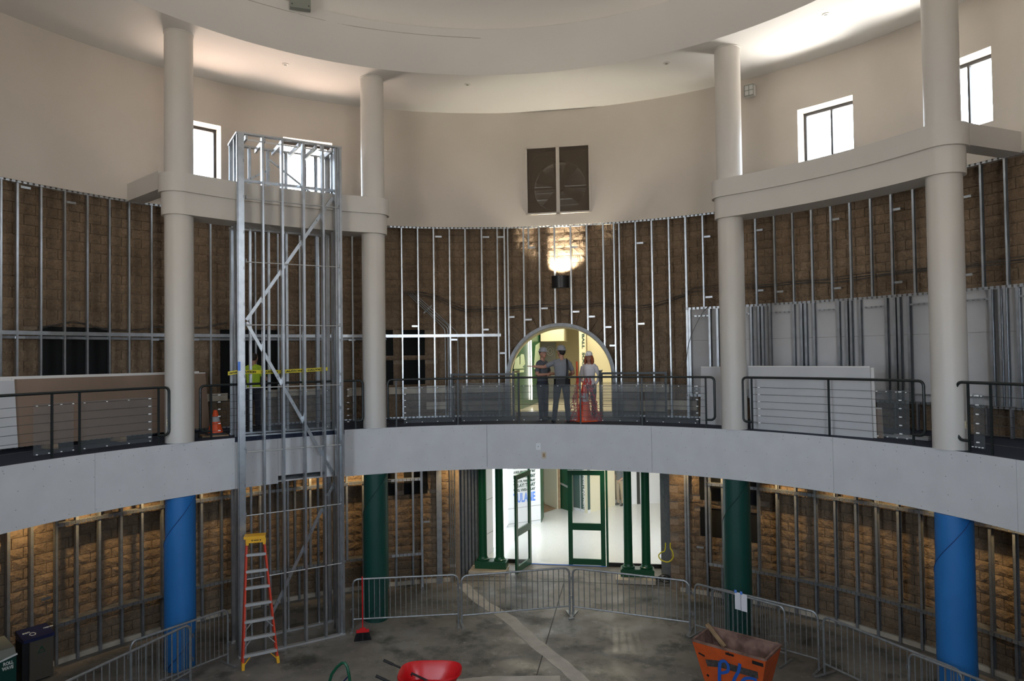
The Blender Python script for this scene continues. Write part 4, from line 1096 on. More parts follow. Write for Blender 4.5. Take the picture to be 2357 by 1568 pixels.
# floodlight box on the plaster
a, z = angz(1729, 212, 9.7)
fl_ = thing('flood_light', P(9.7, a, z - .15), 'white caged twin lamp fixture on the plaster beside a column top', 'light fixture')
rzf = math.radians(a - 90)
add('body', MB().box(P(9.63, a, z), (.20, .16, .24), rzf), M['lens'], fl_)
add('bracket', MB().box(P(9.66, a, z + .14), (.24, .16, .03), rzf).box(P(9.745, a, z + .16), (.06, .07, .08), rzf), M['paint'], fl_)
for u in (-.1, 0, .1): add('cage_bar', MB().box(P(9.545, a, z) + Vector((math.cos(rzf), math.sin(rzf), 0)) * u, (.012, .012, .25), rzf), M['greybox'], fl_)
for zz in (-.12, 0, .12): add('cage_bar', MB().box(P(9.545, a, z + zz), (.22, .012, .012), rzf), M['greybox'], fl_)
# ceiling detectors
for (x, y), lb in (((657, 148), 'small white ceiling disc in the warm-lit ceiling ring'), ((1076, 194), 'small white ceiling disc over the exhaust fan side of the ring'), ((1534, 145), 'small white ceiling disc in the column shadow on the ring'), ((1901, 33), 'small white ceiling disc in the brightest part of the ring')):
    p = onz(x, y, CZ)
    o = add('ceiling_disc', MB().lathe([(.07, CZ), (.07, CZ - .008), (.05, CZ - .016)], (p.x, p.y, 0), 20), M['paint'], None, True, org=p); tag(o, lb, 'sprinkler cover')
    add('cap', MB().lathe([(.03, CZ - .016), (.025, CZ - .024)], (p.x, p.y, 0), 12), M['greybox'], o)
# enclosure hanging on the drum with its cable
def oncone(x, y):
    R = 7.1
    for _ in range(30):
        p = oncyl(x, y, R); R = 7.33 - .6 * (p.z - 7.967)
    return p
p = oncone(687, 12); a = math.degrees(math.atan2(p.y, p.x)); c = p - P(.12, a) + Vector((0, 0, .12))
bx_ = thing('enclosure', c, 'grey-green metal enclosure hung on the white drum under the dome', 'enclosure')
rzf = math.radians(a - 90) - .25
add('box', MB().box(c, (.40, .14, .52), rzf), M['greybox'], bx_)
Xb = Vector((math.cos(rzf), math.sin(rzf), 0)); Yb = Vector((-Xb.y, Xb.x, 0))
for sx in (-1, 1):
    for sz in (-1, 1): add('bolt', MB().box(c + Xb * (sx * .16) - Yb * .074 + Vector((0, 0, sz * .2)), (.02, .012, .02), rzf), M['black'], bx_)
q = [oncone(x, y) for x, y in ((571, 0), (664, 26), (735, 44), (800, 58), (897, 72), (1000, 82), (1107, 88))]
o = add('drum_cable', MB().tube(smooth(q), .0035, 5), M['fan'], None); tag(o, 'thin wire sagging along the white drum from the enclosure', 'cable')
# yellow rope on the stud by the doors, and loose black cable on the floor
q = [(1532, 1250), (1530, 1268), (1522, 1272), (1516, 1280), (1523, 1290), (1538, 1294), (1549, 1284), (1548, 1270), (1543, 1262), (1543, 1250)]
o = add('yellow_rope', MB().tube(smooth([oncyl(x, y, 9.76) for x, y in q], 5), .015, 6), M['tape'], None, True); tag(o, 'yellow rope looped on a stud beside the lobby doors', 'rope')
random.seed(5); q = []
c0 = onz(1527, 1340, G)
for i in range(40): q.append(c0 + Vector((.22 * math.cos(i * .9) * random.uniform(.5, 1), .16 * math.sin(i * .9) * random.uniform(.5, 1), .03 + .12 * random.random())))
o = add('cable_coil', MB().tube(smooth(q, 3), .010, 5), M['black'], None, org=c0); tag(o, 'tangled black cable coil on the floor by the plinth', 'cable')
# ------------------------------------------------------------------ steel stud tower
FLg = Vector((-5.033, 5.484, G)); TX = Vector((math.cos(math.radians(31.57)), math.sin(math.radians(31.57)), 0)); TW = 2.137
TN = Vector((-TX.y, TX.x, 0)); TY = TN; TZ1 = 6.118; TD = .98
STUDT = channel_mesh('stud', .046, .15, M['steel'])
trz = math.atan2(TX.y, TX.x)
def T(x, y, z): return Vector((FLg.x, FLg.y, 0)) + TX * x + TY * y + Vector((0, 0, z))
def tf(px, py, y=0.0):
    p = onpl(px, py, T(0, y, 0), TN); d = p - T(0, y, 0); return d.dot(TX), p.z
tower = thing('stud_tower', T(TW / 2, .3, G), 'tall galvanised stud tower rising past the balcony through the lintel', 'framing')
def tstud(x, y, z0, z1, face='f', me=None, w=1.0):
    o = inst('stud', me or STUDW, tower, T(x, y, z0), trz + {'f': 0, 'b': math.pi, 'l': -math.pi / 2, 'r': math.pi / 2}[face], (w, 1, z1 - z0)); return o
xs = [tf(x, 800)[0] for x in (608, 653, 702, 747)]
for x in xs: tstud(x, 0, G, TZ1, me=STUDT)
tstud(.085, 0, G, TZ1, me=STUDT, w=2.6); tstud(.01, .06, G, TZ1, 'l', w=.9); tstud(TW - .03, 0, G, TZ1, me=STUDT, w=1.1); tstud(TW - .13, .02, G, TZ1, me=STUDT, w=.8); tstud(TW - .01, .08, G, TZ1, 'r', w=1.2)
LV = [(G, -1.0), (.0, 4.36), (5.17, TZ1)]
for z0, z1 in LV:
    for x in (.04, .42, .80, 1.18, 1.56, TW - .30, TW - .04): tstud(x, TD, z0, z1, 'b', STUD if z0 < 0 else STUDW)
    for y in (.47, TD - .08):
        tstud(0.02, y, z0, z1, 'l'); tstud(TW - .02, y, z0, z1, 'r')
def tb(name, a, b, w_, h_, m='steel'): return add(name, MB().bar(T(*a), T(*b), w_, h_), M[m], tower)
for y in (.045, TD - .045):
    tb('top_track', (0, y, TZ1), (TW, y, TZ1), .10, .035)
for x in (.045, TW - .045): tb('top_track', (x, 0, TZ1 + .004), (x, TD, TZ1 + .004), .10, .03)
tb('bottom_track', (0, .045, G + .018), (TW, .045, G + .018), .10, .035, 'alum'); tb('bottom_track', (0, TD - .1, G + .018), (TW, TD - .1, G + .018), .10, .035, 'alum')
tb('deck_track', (0, TD - .03, .02), (TW, TD - .03, .02), .10, .035); tb('deck_track', (0.1, .40, .02), (TW, .40, .02), .07, .03)
tb('lintel_track', (0, TD - .02, 5.2), (TW, TD - .02, 5.2), .10, .05); tb('lintel_track', (0, TD - .02, 4.34), (TW, TD - .02, 4.34), .10, .04)
tb('lintel_track', (.05, .34, 5.24), (TW, .34, 5.24), .08, .05)
for k in range(6): tb('top_joist', (.20 + .35 * k, .05, TZ1 - .06), (.20 + .35 * k, TD - .03, TZ1 - .06), .04, .09)
for k in range(5):                                 # slotted plates along the top edge
    tb('slotted_plate', (.22 + .36 * k, .10, TZ1 - .10), (.50 + .36 * k, .10, TZ1 - .10), .012, .03, 'alum')
for yl, yr in ((453, 480), (600, 617), (746, 752), (893.6, 886), (1042, 1024), (1190, 1160), (1337, 1297)):
    (x0, z0), (x1, z1) = tf(567, yl), tf(780, yr); z = (z0 + z1) / 2
    add('bridging_rod', MB().tube([T(x0, .03, z), T(TW - .02, .03, z)], .012, 8), M['alum'], tower, True)
    for x in (x0, TW - .05): add('rod_clip', MB().box(T(x, .03, z + .02), (.02, .05, .08), trz), M['steel_dark'], tower)
def brace(p0, p1, y0=.16, y1=.16, w_=.065):
    a, b = tf(*p0, y0), tf(*p1, y1); A, B = T(a[0], y0, a[1]), T(b[0], y1, b[1])
    add('brace', MB().bar(A, B, .012, w_, up=TY.cross(B - A).normalized()) if 0 else MB().bar(A, B, w_, .03, up=TN), M['steel'], tower)
    for k in range(1, 5):
        q = A.lerp(B, k / 5); add('brace_slot', MB().box(q - TY * .017, (.02, .004, .035), trz), M['steel_dark'], tower)
brace((766, 455), (567, 737)); brace((567, 742), (742, 1048)); brace((742, 1170), (612, 1442))
brace((750, 1062), (774, 1100), .3, .3); brace((774, 1104), (753, 1142), .3, .3)
brace((620, 368), (718, 446), TD - .1, TD - .1, .04); brace((565, 417), (622, 390), TD - .2, TD - .2, .04)
for x in (0.0, TW):                                 # slot marks on the outer studs
    for k in range(14):
        z = G + .5 + .72 * k
        add('knockout', MB().box(T(.13 if x == 0 else TW - .06, -.003, z), (.012, .004, .06), trz), M['steel_dark'], tower)
# caution tape tied around it
zt0 = tf(560, 857, .3)[1]
tape = thing('caution_tape', T(.0, .3, zt0), 'yellow caution tape stretched inside the stud tower', 'tape')
pts = [T(-.13, .3, zt0 - .02), T(.05, .24, zt0 + .01), T(.45, .30, zt0), T(.9, .34, zt0 - .01), T(1.4, .34, zt0 + .01), T(TW - .25, .3, zt0 + .03)]
mb = MB(); k = len(pts); hh = .038
mb.add([p + Vector((0, 0, s * hh)) for s in (-1, 1) for p in pts] + [p + Vector((0, 0, s * hh)) + TY * .002 for s in (-1, 1) for p in pts],
       [(i, i + 1, k + i + 1, k + i) for i in range(k - 1)] + [(2 * k + i, 3 * k + i, 3 * k + i + 1, 2 * k + i + 1) for i in range(k - 1)])
add('ribbon', mb, M['tape'], tape)
for i in range(len(pts) - 1):
    d = (pts[i + 1] - pts[i]); fit_text('CAUTION', M['black'], pts[i].lerp(pts[i + 1], .12) - Vector((0, 0, .02)) - TY * .001, d, d.length * .76, .038, tape)
q = [T(TW + .04, .3, zt0 + .1), T(TW + .06, .3, zt0 + .02), T(TW + .03, .32, zt0 - .06), T(TW + .05, .3, zt0 - .12)]
o = add('tape_end', MB().tube(smooth(q), .018, 5), M['tape'], tape)
o = add('blue_tape_patch', MB().box(T(.03, -.006, tf(560, 843)[1]), (.05, .004, .18), trz), M['sky_ink'], tower)

# ------------------------------------------------------------------ step ladder
f1, f2 = onz(559, 1543, G), onz(640, 1525, G)
LZ = 2.40
c1, c2 = onz(568, 1240, G + LZ), onz(607, 1237, G + LZ)
lx = (f2 - f1).normalized(); ly = Vector((-lx.y, lx.x, 0))
lad = thing('step_ladder', (f1 + f2) / 2, 'orange fibreglass step ladder with yellow cap leaning on the stud tower', 'ladder')
for a, b in ((f1, c1), (f2, c2)):
    r_ = add('front_rail', MB().bar(a, b, .032, .085, up=ly), M['fiber'], lad)
    add('foot', MB().bar(a, a.lerp(b, .055), .05, .11, up=ly), M['yellow'], r_)
    add('rear_rail', MB().bar(a + ly * .16 + Vector((0, 0, .02)), b + ly * .07, .026, .05, up=ly), M['fiber'], lad)
for k in range(7):
    s = .105 + .128 * k
    a, b = f1.lerp(c1, s), f2.lerp(c2, s)
    st = add('step', MB().bar(a - ly * .01, b - ly * .01, .10, .026).bar(a - ly * .058, b - ly * .058, .006, .05), M['alum'], lad)
    d = (b - a).normalized()
    if k in (0, 1, 2):
        for e_, g_, up_ in ((a, 1, f1.lerp(c1, s - .075)), (b, -1, f2.lerp(c2, s - .075))):
            add('corner_brace', MB().bar(up_ - ly * .02, e_ + d * (g_ * .14) - Vector((0, 0, .01)) - ly * .02, .03, .012), M['yellow' if k == 0 else 'alum'], st)
d = (c2 - c1).normalized(); cc = (c1 + c2) / 2 + Vector((0, 0, .02))
cap = MB().bar(c1 - d * .04 + Vector((0, 0, .03)) + ly * .02, c2 + d * .04 + Vector((0, 0, .03)) + ly * .02, .24, .05).bar(c1 - d * .03 - ly * .07 - Vector((0, 0, .03)), c2 + d * .03 - ly * .07 - Vector((0, 0, .03)), .03, .09)
o = add('top_cap', cap, M['yellow'], lad)
for s in (-1, 1): add('cap_ear', MB().box((c1 if s < 0 else c2) - ly * .07 - Vector((0, 0, .07)), (.05, .035, .09), math.atan2(d.y, d.x)), M['yellow'], o)
add('cap_slot', MB().bar(c1.lerp(c2, .36) - ly * .087 - Vector((0, 0, .025)), c1.lerp(c2, .66) - ly * .087 - Vector((0, 0, .025)), .004, .014), M['black'], o)
for s in (.27, .76): add('cap_hole', MB().box(c1.lerp(c2, s) - ly * .087 - Vector((0, 0, .025)), (.022, .006, .022), math.atan2(d.y, d.x)), M['black'], o)

# ------------------------------------------------------------------ crowd barriers
BL = 2.4
def barrier_proto():
    t = thing('crowd_barrier', (0, 0, 0), 'x', 'barrier', 'steel crowd barriers around the work area')
    zt, zl, c, h = 1.06, .20, .13, BL / 2; pts = [Vector((-h, 0, .0)), Vector((-h, 0, zt - c))]
    for k in range(1, 6): th = math.radians(18 * k); pts.append(Vector((-h + c * (1 - math.cos(th)), 0, zt - c + c * math.sin(th))))
    for k in range(0, 6): th = math.radians(18 * k); pts.append(Vector((h - c + c * math.sin(th), 0, zt - c + c * math.cos(th))))
    pts += [Vector((h, 0, .0))]
    add('frame', MB().tube(pts, .023, 8), M['galv'], t, True)
    add('bottom_rail', MB().tube([(-h, 0, zl), (h, 0, zl)], .019, 8), M['galv'], t, True)
    bm = MB().tube([(0, 0, zl), (0, 0, zt)], .0095, 6, caps=False).mesh('bar', M['galv'], True)
    n = 19
    for k in range(n): inst('bar', bm, t, (-h + .125 + (BL - .25) * k / (n - 1), 0, 0))
    for s in (-1, 1):
        add('foot', MB().box((s * h, 0, .012), (.06, .52, .012)).box((s * h, .25, .006), (.06, .03, .012)).box((s * h, -.25, .006), (.06, .03, .012)), M['galv'], t)
        for z in (.42, .85): add('hook', MB().box((s * (h + .03), 0, z), (.06, .016, .016)).box((s * (h + .055), 0, z - .03), (.014, .016, .07)), M['galv'], t)
    return t
bp_ = barrier_proto()
BARS = [((812, 1334), (1054, 1323), 'steel crowd barrier with the red broom leaning on it'), ((1062, 1326), (1310, 1307), 'steel crowd barrier standing across the pale filled trench'),
        ((1318, 1308), (1586, 1338), 'steel crowd barrier in front of the slim green columns with the yellow rope'), ((1599, 1343), (1806, 1398), 'steel crowd barrier behind the orange hopper with two paper notices'),
        ((1640, 1352), (1882, 1410), 'steel crowd barrier overlapped by the barrier with paper notices'), ((1895, 1418), (2215, 1546), 'steel crowd barrier between the orange hopper and the blue column'),
        ((2092, 1502), (2400, 1622), 'steel crowd barrier overlapping the next one right at the blue column foot'), ((300, 1478), (524, 1402), 'steel crowd barrier running behind the blue column to the stud tower'), ((96, 1596), (438, 1436), 'steel crowd barrier beside the recycling bins in front of the blue column')]
for i, (p, q, lb) in enumerate(BARS):
    a, b = onz(*p, G + 1.06), onz(*q, G + 1.06); a.z = b.z = G
    d = b - a; m_ = (a + b) / 2
    o = bp_ if i == 0 else copy_tree(bp_, m_, 0)
    o.location = m_; o.rotation_euler = (0, 0, math.atan2(d.y, d.x)); o.scale = (d.length / BL, 1, 1); o['label'] = lb
    print('barrier', i, round(d.length, 2))
# notices taped to one barrier
a, b = onz(1599, 1343, G + 1.06), onz(1806, 1398, G + 1.06); d = (b - a).normalized(); nb = Vector((d.y, -d.x, 0))
for x, lb in ((1699, 'white paper notice taped to the barrier top, nearer the green column edge'), (1712, 'white paper notice taped to the barrier top with a blue tape corner, hanging lower')):
    p = onpl(x, 1384 + (x - 1699) * .3, a + nb * .03, nb)
    o = add('paper_notice', MB().box(p, (.14, .004, .34), math.atan2(d.y, d.x)), M['paper_w'], None, org=p); tag(o, lb, 'paper')
    add('tape_tab', MB().box(p + Vector((0, 0, .18)) - d * .05 + nb * .004, (.05, .004, .06), math.atan2(d.y, d.x)), M['sky_ink'], o)

# ------------------------------------------------------------------ hopper, wheelbarrow, hand truck, broom, bins
HZ = G + 1.05
hl, hr_, hrb, hlb = [onz(x, y, HZ) for x, y in ((1597, 1475), (1768, 1522), (1797, 1484), (1628, 1442))]
print('hopper', (hr_ - hl).length, (hrb - hr_).length, (hlb - hl).length)
hc = (hl + hr_ + hrb + hlb) / 4; hx = (hr_ - hl).normalized(); hy = Vector((-hx.y, hx.x, 0)); LX = (hr_ - hl).length; LY = ((hrb - hr_).length + (hlb - hl).length) / 2
hop = thing('debris_hopper', Vector((hc.x, hc.y, G)), 'dented orange steel debris hopper marked with blue spray paint', 'dumpster')
def H_(x, y, z): return Vector((hc.x, hc.y, 0)) + hx * (x * LX / 2) + hy * (y * LY / 2) + Vector((0, 0, z))
rim = [(-1, -1), (1, -1), (1, 1), (-1, 1)]; zb0 = G + .22; k0, k1 = .70, .55
th = .03
def wallq(i, j, mats, nm, ins=0.0):
    a, b = rim[i], rim[j]
    s0 = 1 - ins
    return [H_(a[0] * s0, a[1] * s0, HZ), H_(b[0] * s0, b[1] * s0, HZ), H_(b[0] * (k0 - ins), b[1] * (k1 - ins), zb0 + ins), H_(a[0] * (k0 - ins), a[1] * (k1 - ins), zb0 + ins)]
mo_ = MB(); mi_ = MB()
for i in range(4):
    mo_.add(wallq(i, (i + 1) % 4, 0, ''), [(0, 1, 2, 3)]); mi_.add(wallq(i, (i + 1) % 4, 0, '', .03), [(3, 2, 1, 0)])
mo_.add([H_(x * k0, y * k1, zb0) for x, y in rim], [(0, 1, 2, 3)]); mi_.add([H_(x * (k0 - .03), y * (k1 - .03), zb0 + .03) for x, y in rim], [(3, 2, 1, 0)])
add('outer_shell', mo_, M['orange'], hop); add('inner_lining', mi_, M['rust'], hop)
r_ = MB()
for i in range(4):
    a, b = rim[i], rim[(i + 1) % 4]; r_.bar(H_(a[0] * .985, a[1] * .985, HZ), H_(b[0] * .985, b[1] * .985, HZ), .035, .03)
add('rim', r_, M['rust'], hop)
for x in (-.5, .5): add('skid', MB().bar(H_(x, -.6, G + .06), H_(x, .6, G + .06), .12, .12).bar(H_(x, 0, G + .06), H_(x, 0, zb0), .12, .12), M['rust'], hop)
ftl, ftr, fbl = H_(-1, -1, HZ), H_(1, -1, HZ), H_(-k0, -k1, zb0); fn = (ftr - ftl).cross(fbl - ftl).normalized()
if fn.dot(CAM - ftl) < 0: fn = -fn
def onf(x, y, e_=.006): return onpl(x, y, ftl + fn * e_, fn)
def spray(pts, w_, nm, m='bluespray'):
    q = smooth([onf(*p) for p in pts], 4); add(nm, MB().tube(q, [(w_, .004) if 0 else w_ for _ in q], 6), M[m], hop, True)
def ribbon(pts, w_, nm, m, e_=.004):
    q = smooth([onf(*p, e_) for p in pts], 4); mb = MB(); n_ = len(q); L = []; R = []
    for i in range(n_):
        d = (q[min(i + 1, n_ - 1)] - q[max(i - 1, 0)]).normalized(); s = d.cross(fn).normalized() * w_ / 2; L.append(q[i] + s); R.append(q[i] - s)
    mb.add(L + R, [(i, i + 1, n_ + i + 1, n_ + i) for i in range(n_ - 1)]); mb.add([v + fn * .002 for v in L + R], [(i, i + 1, n_ + i + 1, n_ + i) for i in range(n_ - 1)])
    add(nm, mb, M[m], hop)
ribbon([(1626, 1526), (1660, 1530), (1700, 1542), (1745, 1555)], .12, 'black_smudge', 'smudge', .003); ribbon([(1731, 1524), (1757, 1532)], .06, 'black_smudge', 'black', .003)
ribbon([(1608, 1503), (1622, 1511)], .03, 'black_smudge', 'black', .003); ribbon([(1627, 1553), (1632, 1557)], .04, 'black_smudge', 'black', .003)
ribbon([(1657, 1525), (1656, 1545), (1656, 1572)], .055, 'spray_letter_p', 'bluespray', .009)
ribbon([(1657, 1524), (1668, 1522), (1676, 1533), (1675, 1545), (1665, 1549), (1657, 1549)], .05, 'spray_letter_p', 'bluespray', .011)
ribbon([(1703, 1528), (1700, 1545), (1692, 1560), (1686, 1574)], .05, 'spray_slash', 'bluespray', .009)
ribbon([(1742, 1566), (1730, 1562), (1716, 1562), (1708, 1570), (1706, 1580)], .05, 'spray_letter_c', 'bluespray', .009)
a, b = onf(1670, 1506, .005), onf(1689, 1512, .005); dd = b - a; fit_text('adams', M['black'], a, dd, dd.length, .05, hop, 'small_lettering', ydir=fn.cross(dd))
o = add('timber_offcut', MB().bar(onz(1627, 1437, HZ + .06), onz(1668, 1489, HZ - .22), .075, .035), M['ply'], None); tag(o, 'pale timber offcut sticking out of the orange hopper', 'board')

WZ = G + .62
wc = onz(990, 1543, WZ); wb = thing('wheelbarrow', Vector((wc.x, wc.y, G)), 'red plastic wheelbarrow with black handles on the bare floor', 'wheelbarrow')
pl_, pr_ = onz(918, 1541, WZ), onz(1061, 1541, WZ); wx = (pr_ - pl_).normalized(); wy = Vector((-wx.y, wx.x, 0)); WL = (pr_ - pl_).length / 2
far, near = onz(985, 1520, WZ), onz(985, 1566, WZ); WWd = (far - near).length / 2
print('wheelbarrow', WL * 2, WWd * 2)
WWd = min(WWd, .40)
def W_(x, y, z): return Vector((wc.x, wc.y, 0)) + wx * x + wy * y + Vector((0, 0, z))
def loopw(sx, sy, z, ox=0, p_=3.2, n_=40, tip=0):
    out = []
    for i in range(n_):
        t_ = 2 * math.pi * i / n_; c_, s_ = math.cos(t_), math.sin(t_)
        x = math.copysign(abs(c_) ** (2 / p_), c_) * sx; y = math.copysign(abs(s_) ** (2 / p_), s_) * sy
        y *= 1 + .12 * (-x / sx) if x < 0 else 1 - .10 * (x / sx) ** 2
        out.append(W_(x + ox, y, z + tip * x))
    return out
lv = [loopw(WL, WWd, WZ, tip=.03), loopw(WL * .97, WWd * .95, WZ - .02, tip=.03), loopw(WL * .82, WWd * .80, WZ - .16), loopw(WL * .66, WWd * .66, WZ - .27, -.04), loopw(WL * .5, WWd * .5, WZ - .29, -.05)]
mb = MB(); n_ = 40
mb.add([p for l_ in lv for p in l_], [(j * n_ + i, j * n_ + (i + 1) % n_, (j + 1) * n_ + (i + 1) % n_, (j + 1) * n_ + i) for j in range(4) for i in range(n_)] + [tuple(range(4 * n_, 5 * n_))])
lo = [[p - Vector((0, 0, .018)) for p in l_] for l_ in lv]; lo[0] = [W_(0, 0, 0) + (p - W_(0, 0, 0)) * 1 + ((p - W_(0, 0, p.z)) * .02) - Vector((0, 0, .03)) for p in lv[0]]
mb.add([p for l_ in lo for p in l_], [(j * n_ + i, (j + 1) * n_ + i, (j + 1) * n_ + (i + 1) % n_, j * n_ + (i + 1) % n_) for j in range(4) for i in range(n_)])
mb.add(lv[0] + lo[0], [(i, n_ + i, n_ + (i + 1) % n_, (i + 1) % n_) for i in range(n_)])
add('tray', mb, M['red'], wb, True)
for s in (-1, 1):
    h_ = add('handle', MB().tube([W_(WL * .9, s * .10, G + .20), W_(0, s * .22, G + .30), W_(-WL * 1.0, s * .28, G + .52), W_(-WL * 1.45, s * .29, G + .62)], .018, 8), M['black'], wb, True)
    add('grip', MB().tube([W_(-WL * 1.30, s * .29, G + .585), W_(-WL * 1.62, s * .29, G + .66)], .025, 8), M['black'], h_, True)
    add('leg', MB().tube([W_(-WL * .3, s * .22, G + .31), W_(-WL * .5, s * .22, G + .02), W_(-WL * .7, s * .24, G + .45)], .016, 8), M['black'], wb, True)
wh = add('wheel', MB().tube([W_(WL * .95 + .19 * math.cos(i * math.pi / 10), 0, G + .20 + .19 * math.sin(i * math.pi / 10) - .0) for i in range(21)], .045, 8), M['black'], wb, True)
add('axle', MB().tube([W_(WL * .95, -.1, G + .20), W_(WL * .95, .1, G + .20)], .02, 8), M['steel_dark'], wh, True)

top = onz(787, 1525, G + 1.15); ht = thing('hand_truck', Vector((top.x, top.y, G)), 'hand truck with a green tubular handle loop standing near the wheelbarrow', 'hand truck')
tx = Vector((.87, -.42, 0)); tyv = Vector((-tx.y, tx.x, 0))
def K(x, z, y=0): return Vector((top.x, top.y, G)) + tx * x + tyv * y + Vector((0, 0, z))
add('frame', MB().tube([K(-.30, .12, .1), K(-.28, .75), K(-.21, .93), K(-.10, 1.06), K(0.0, 1.14), K(.06, 1.15), K(.11, 1.10), K(.15, .95), K(.17, .75), K(.19, .12, .1)], .024, 10), M['dkgreen'], ht, True)
add('cross_bar', MB().tube([K(-.12, .72), K(.15, .98)], .012, 8), M['navy'], ht, True); add('cross_bar', MB().tube([K(-.3, .45), K(.18, .45)], .014, 8), M['dkgreen'], ht, True)
add('toe_plate', MB().box(K(-.05, .012, -.08), (.5, .22, .015), math.atan2(tx.y, tx.x)), M['steel_dark'], ht)
for x in (-.34, .24): add('wheel', MB().tube([K(x - .03, .12, .14), K(x + .03, .12, .14)], .12, 20), M['black'], ht, True)

bb = onz(835, 1474, G); tpz = px_to_axis(838, 1331, bb); dir_ = (CAM - bb); dir_.z = 0; dir_.normalize(); sd_ = Vector((-dir_.y, dir_.x, 0))
br = thing('push_broom', bb, 'red handled broom with black bristles leaning on a crowd barrier', 'broom')
hb = bb + Vector((0, 0, .22))
add('handle', MB().tube([hb, Vector((bb.x, bb.y, tpz)) - dir_ * .12], .012, 8), M['red'], br, True)
add('head', MB().box(bb + Vector((0, 0, .19)), (.26, .06, .05), math.atan2(sd_.y, sd_.x)).box(bb + Vector((0, 0, .225)), (.12, .05, .05), math.atan2(sd_.y, sd_.x)), M['red'], br)
mb = MB()
for i in range(18):
    f_ = -1 + 2 * i / 17
    for j in (-1, 0, 1): mb.bar(bb + sd_ * (f_ * .12) + dir_ * (j * .02) + Vector((0, 0, .17)), bb + sd_ * (f_ * .17) + dir_ * (j * .035) + Vector((0, 0, .002)), .014, .014)
add('bristles', mb, M['black'], br, kind='stuff')

# bins by the wall
BR = onz(133, 1556, G); zt = px_to_axis(125, 1453, BR) ; 
tl, tr2, tbr, tbl = [onz(x, y, zt) for x, y in ((53.5, 1473.5), (125.4, 1452.5), (114.5, 1440), (35.6, 1463))]
bw = (tr2 - tl); print('bin h', zt - G, bw.length, (tbr - tr2).length)
bxd = bw.normalized(); byd = Vector((-bxd.y, bxd.x, 0)); bc = (tl + tr2) / 2 + byd * .19; bwid = bw.length; an = math.atan2(bxd.y, bxd.x); bh = zt - G
rb = thing('recycling_bin', Vector((bc.x, bc.y, G)), 'bronze panelled recycling bin with a navy sloped top', 'bin')
def Bq(x, y, z): return Vector((bc.x, bc.y, G)) + bxd * x + byd * y + Vector((0, 0, z))
add('cabinet', MB().box(Bq(-.03, .02, (bh - .08) / 2), (bwid - .06, .32, bh - .08), an), M['black'], rb)
add('front_panel', MB().box(Bq(.04, -.17, (bh - .08) / 2 + .02), (bwid - .12, .05, bh - .12), an), M['bin'], rb)
h2 = bwid / 2
add('sloped_top', MB().hexa([Bq(-h2, -.20, bh - .08), Bq(h2, -.20, bh - .08), Bq(h2, .19, bh - .08), Bq(-h2, .19, bh - .08)], [Bq(-h2, -.20, bh - .02), Bq(h2, -.20, bh - .02), Bq(h2, .19, bh + .07), Bq(-h2, .19, bh + .07)]), M['navy'], rb)
sl = Vector((0, 0, .09)) + byd * .39; sl.normalize()
for x, s, w_ in ((-.20, 'trash', .12), (.14, 'recycle', .16)): fit_text(s, M['binprint'], Bq(x, -.0, bh + .03), bxd, w_, .04, rb, 'printed_word', ydir=sl)
add('printed_symbol', MB().tube([Bq(-.06 + .05 * math.cos(i * 1.0472), -.06 + .05 * math.sin(i * 1.0472), bh + .012 + .012 * math.sin(i * 1.0472)) for i in range(7)], .008, 5), M['binprint'], rb)
q = [Bq(.04 + .07 * math.cos(math.pi / 2 + i * 2.0944), -.199, bh - .28 + .07 * math.sin(math.pi / 2 + i * 2.0944)) for i in range(4)]
add('recycling_mark', MB().tube(q, .008, 5), M['dkgreen'], rb)
g0 = Bq(-bwid / 2 - .52, -.26, 0)
gb = thing('cooler_bin', Vector((g0.x, g0.y, G)), 'dark green cooler bin with a slanted chrome lid beside the recycling bin', 'bin')
def Gq(x, y, z): return g0 + bxd * x + byd * y + Vector((0, 0, z))
add('body', MB().hexa([Gq(-.3, -.28, .02), Gq(.3, -.28, .02), Gq(.3, .28, .02), Gq(-.3, .28, .02)], [Gq(-.3, -.30, bh - .12), Gq(.3, -.30, bh - .12), Gq(.3, .30, bh - .02), Gq(-.3, .30, bh - .02)]), M['green'], gb)
add('lid', MB().hexa([Gq(-.3, -.30, bh - .10), Gq(.3, -.30, bh - .10), Gq(.3, .30, bh), Gq(-.3, .30, bh)], [Gq(-.3, -.20, bh + .02), Gq(.3, -.20, bh + .02), Gq(.3, .30, bh + .10), Gq(-.3, .30, bh + .10)]), M['greybox'], gb)
add('trim_stripe', MB().bar(Gq(-.31, -.305, bh - .2), Gq(.31, -.305, bh - .08), .012, .03), M['wtext'], gb)
add('base', MB().box(Gq(0, 0, .012), (.56, .5, .024), an), M['black'], gb)
fit_text('ROLL', M['wtext'], Gq(.10, -.308, .62), bxd, .15, .06, gb); fit_text('WAVE', M['wtext'], Gq(.08, -.308, .54), bxd, .17, .06, gb)

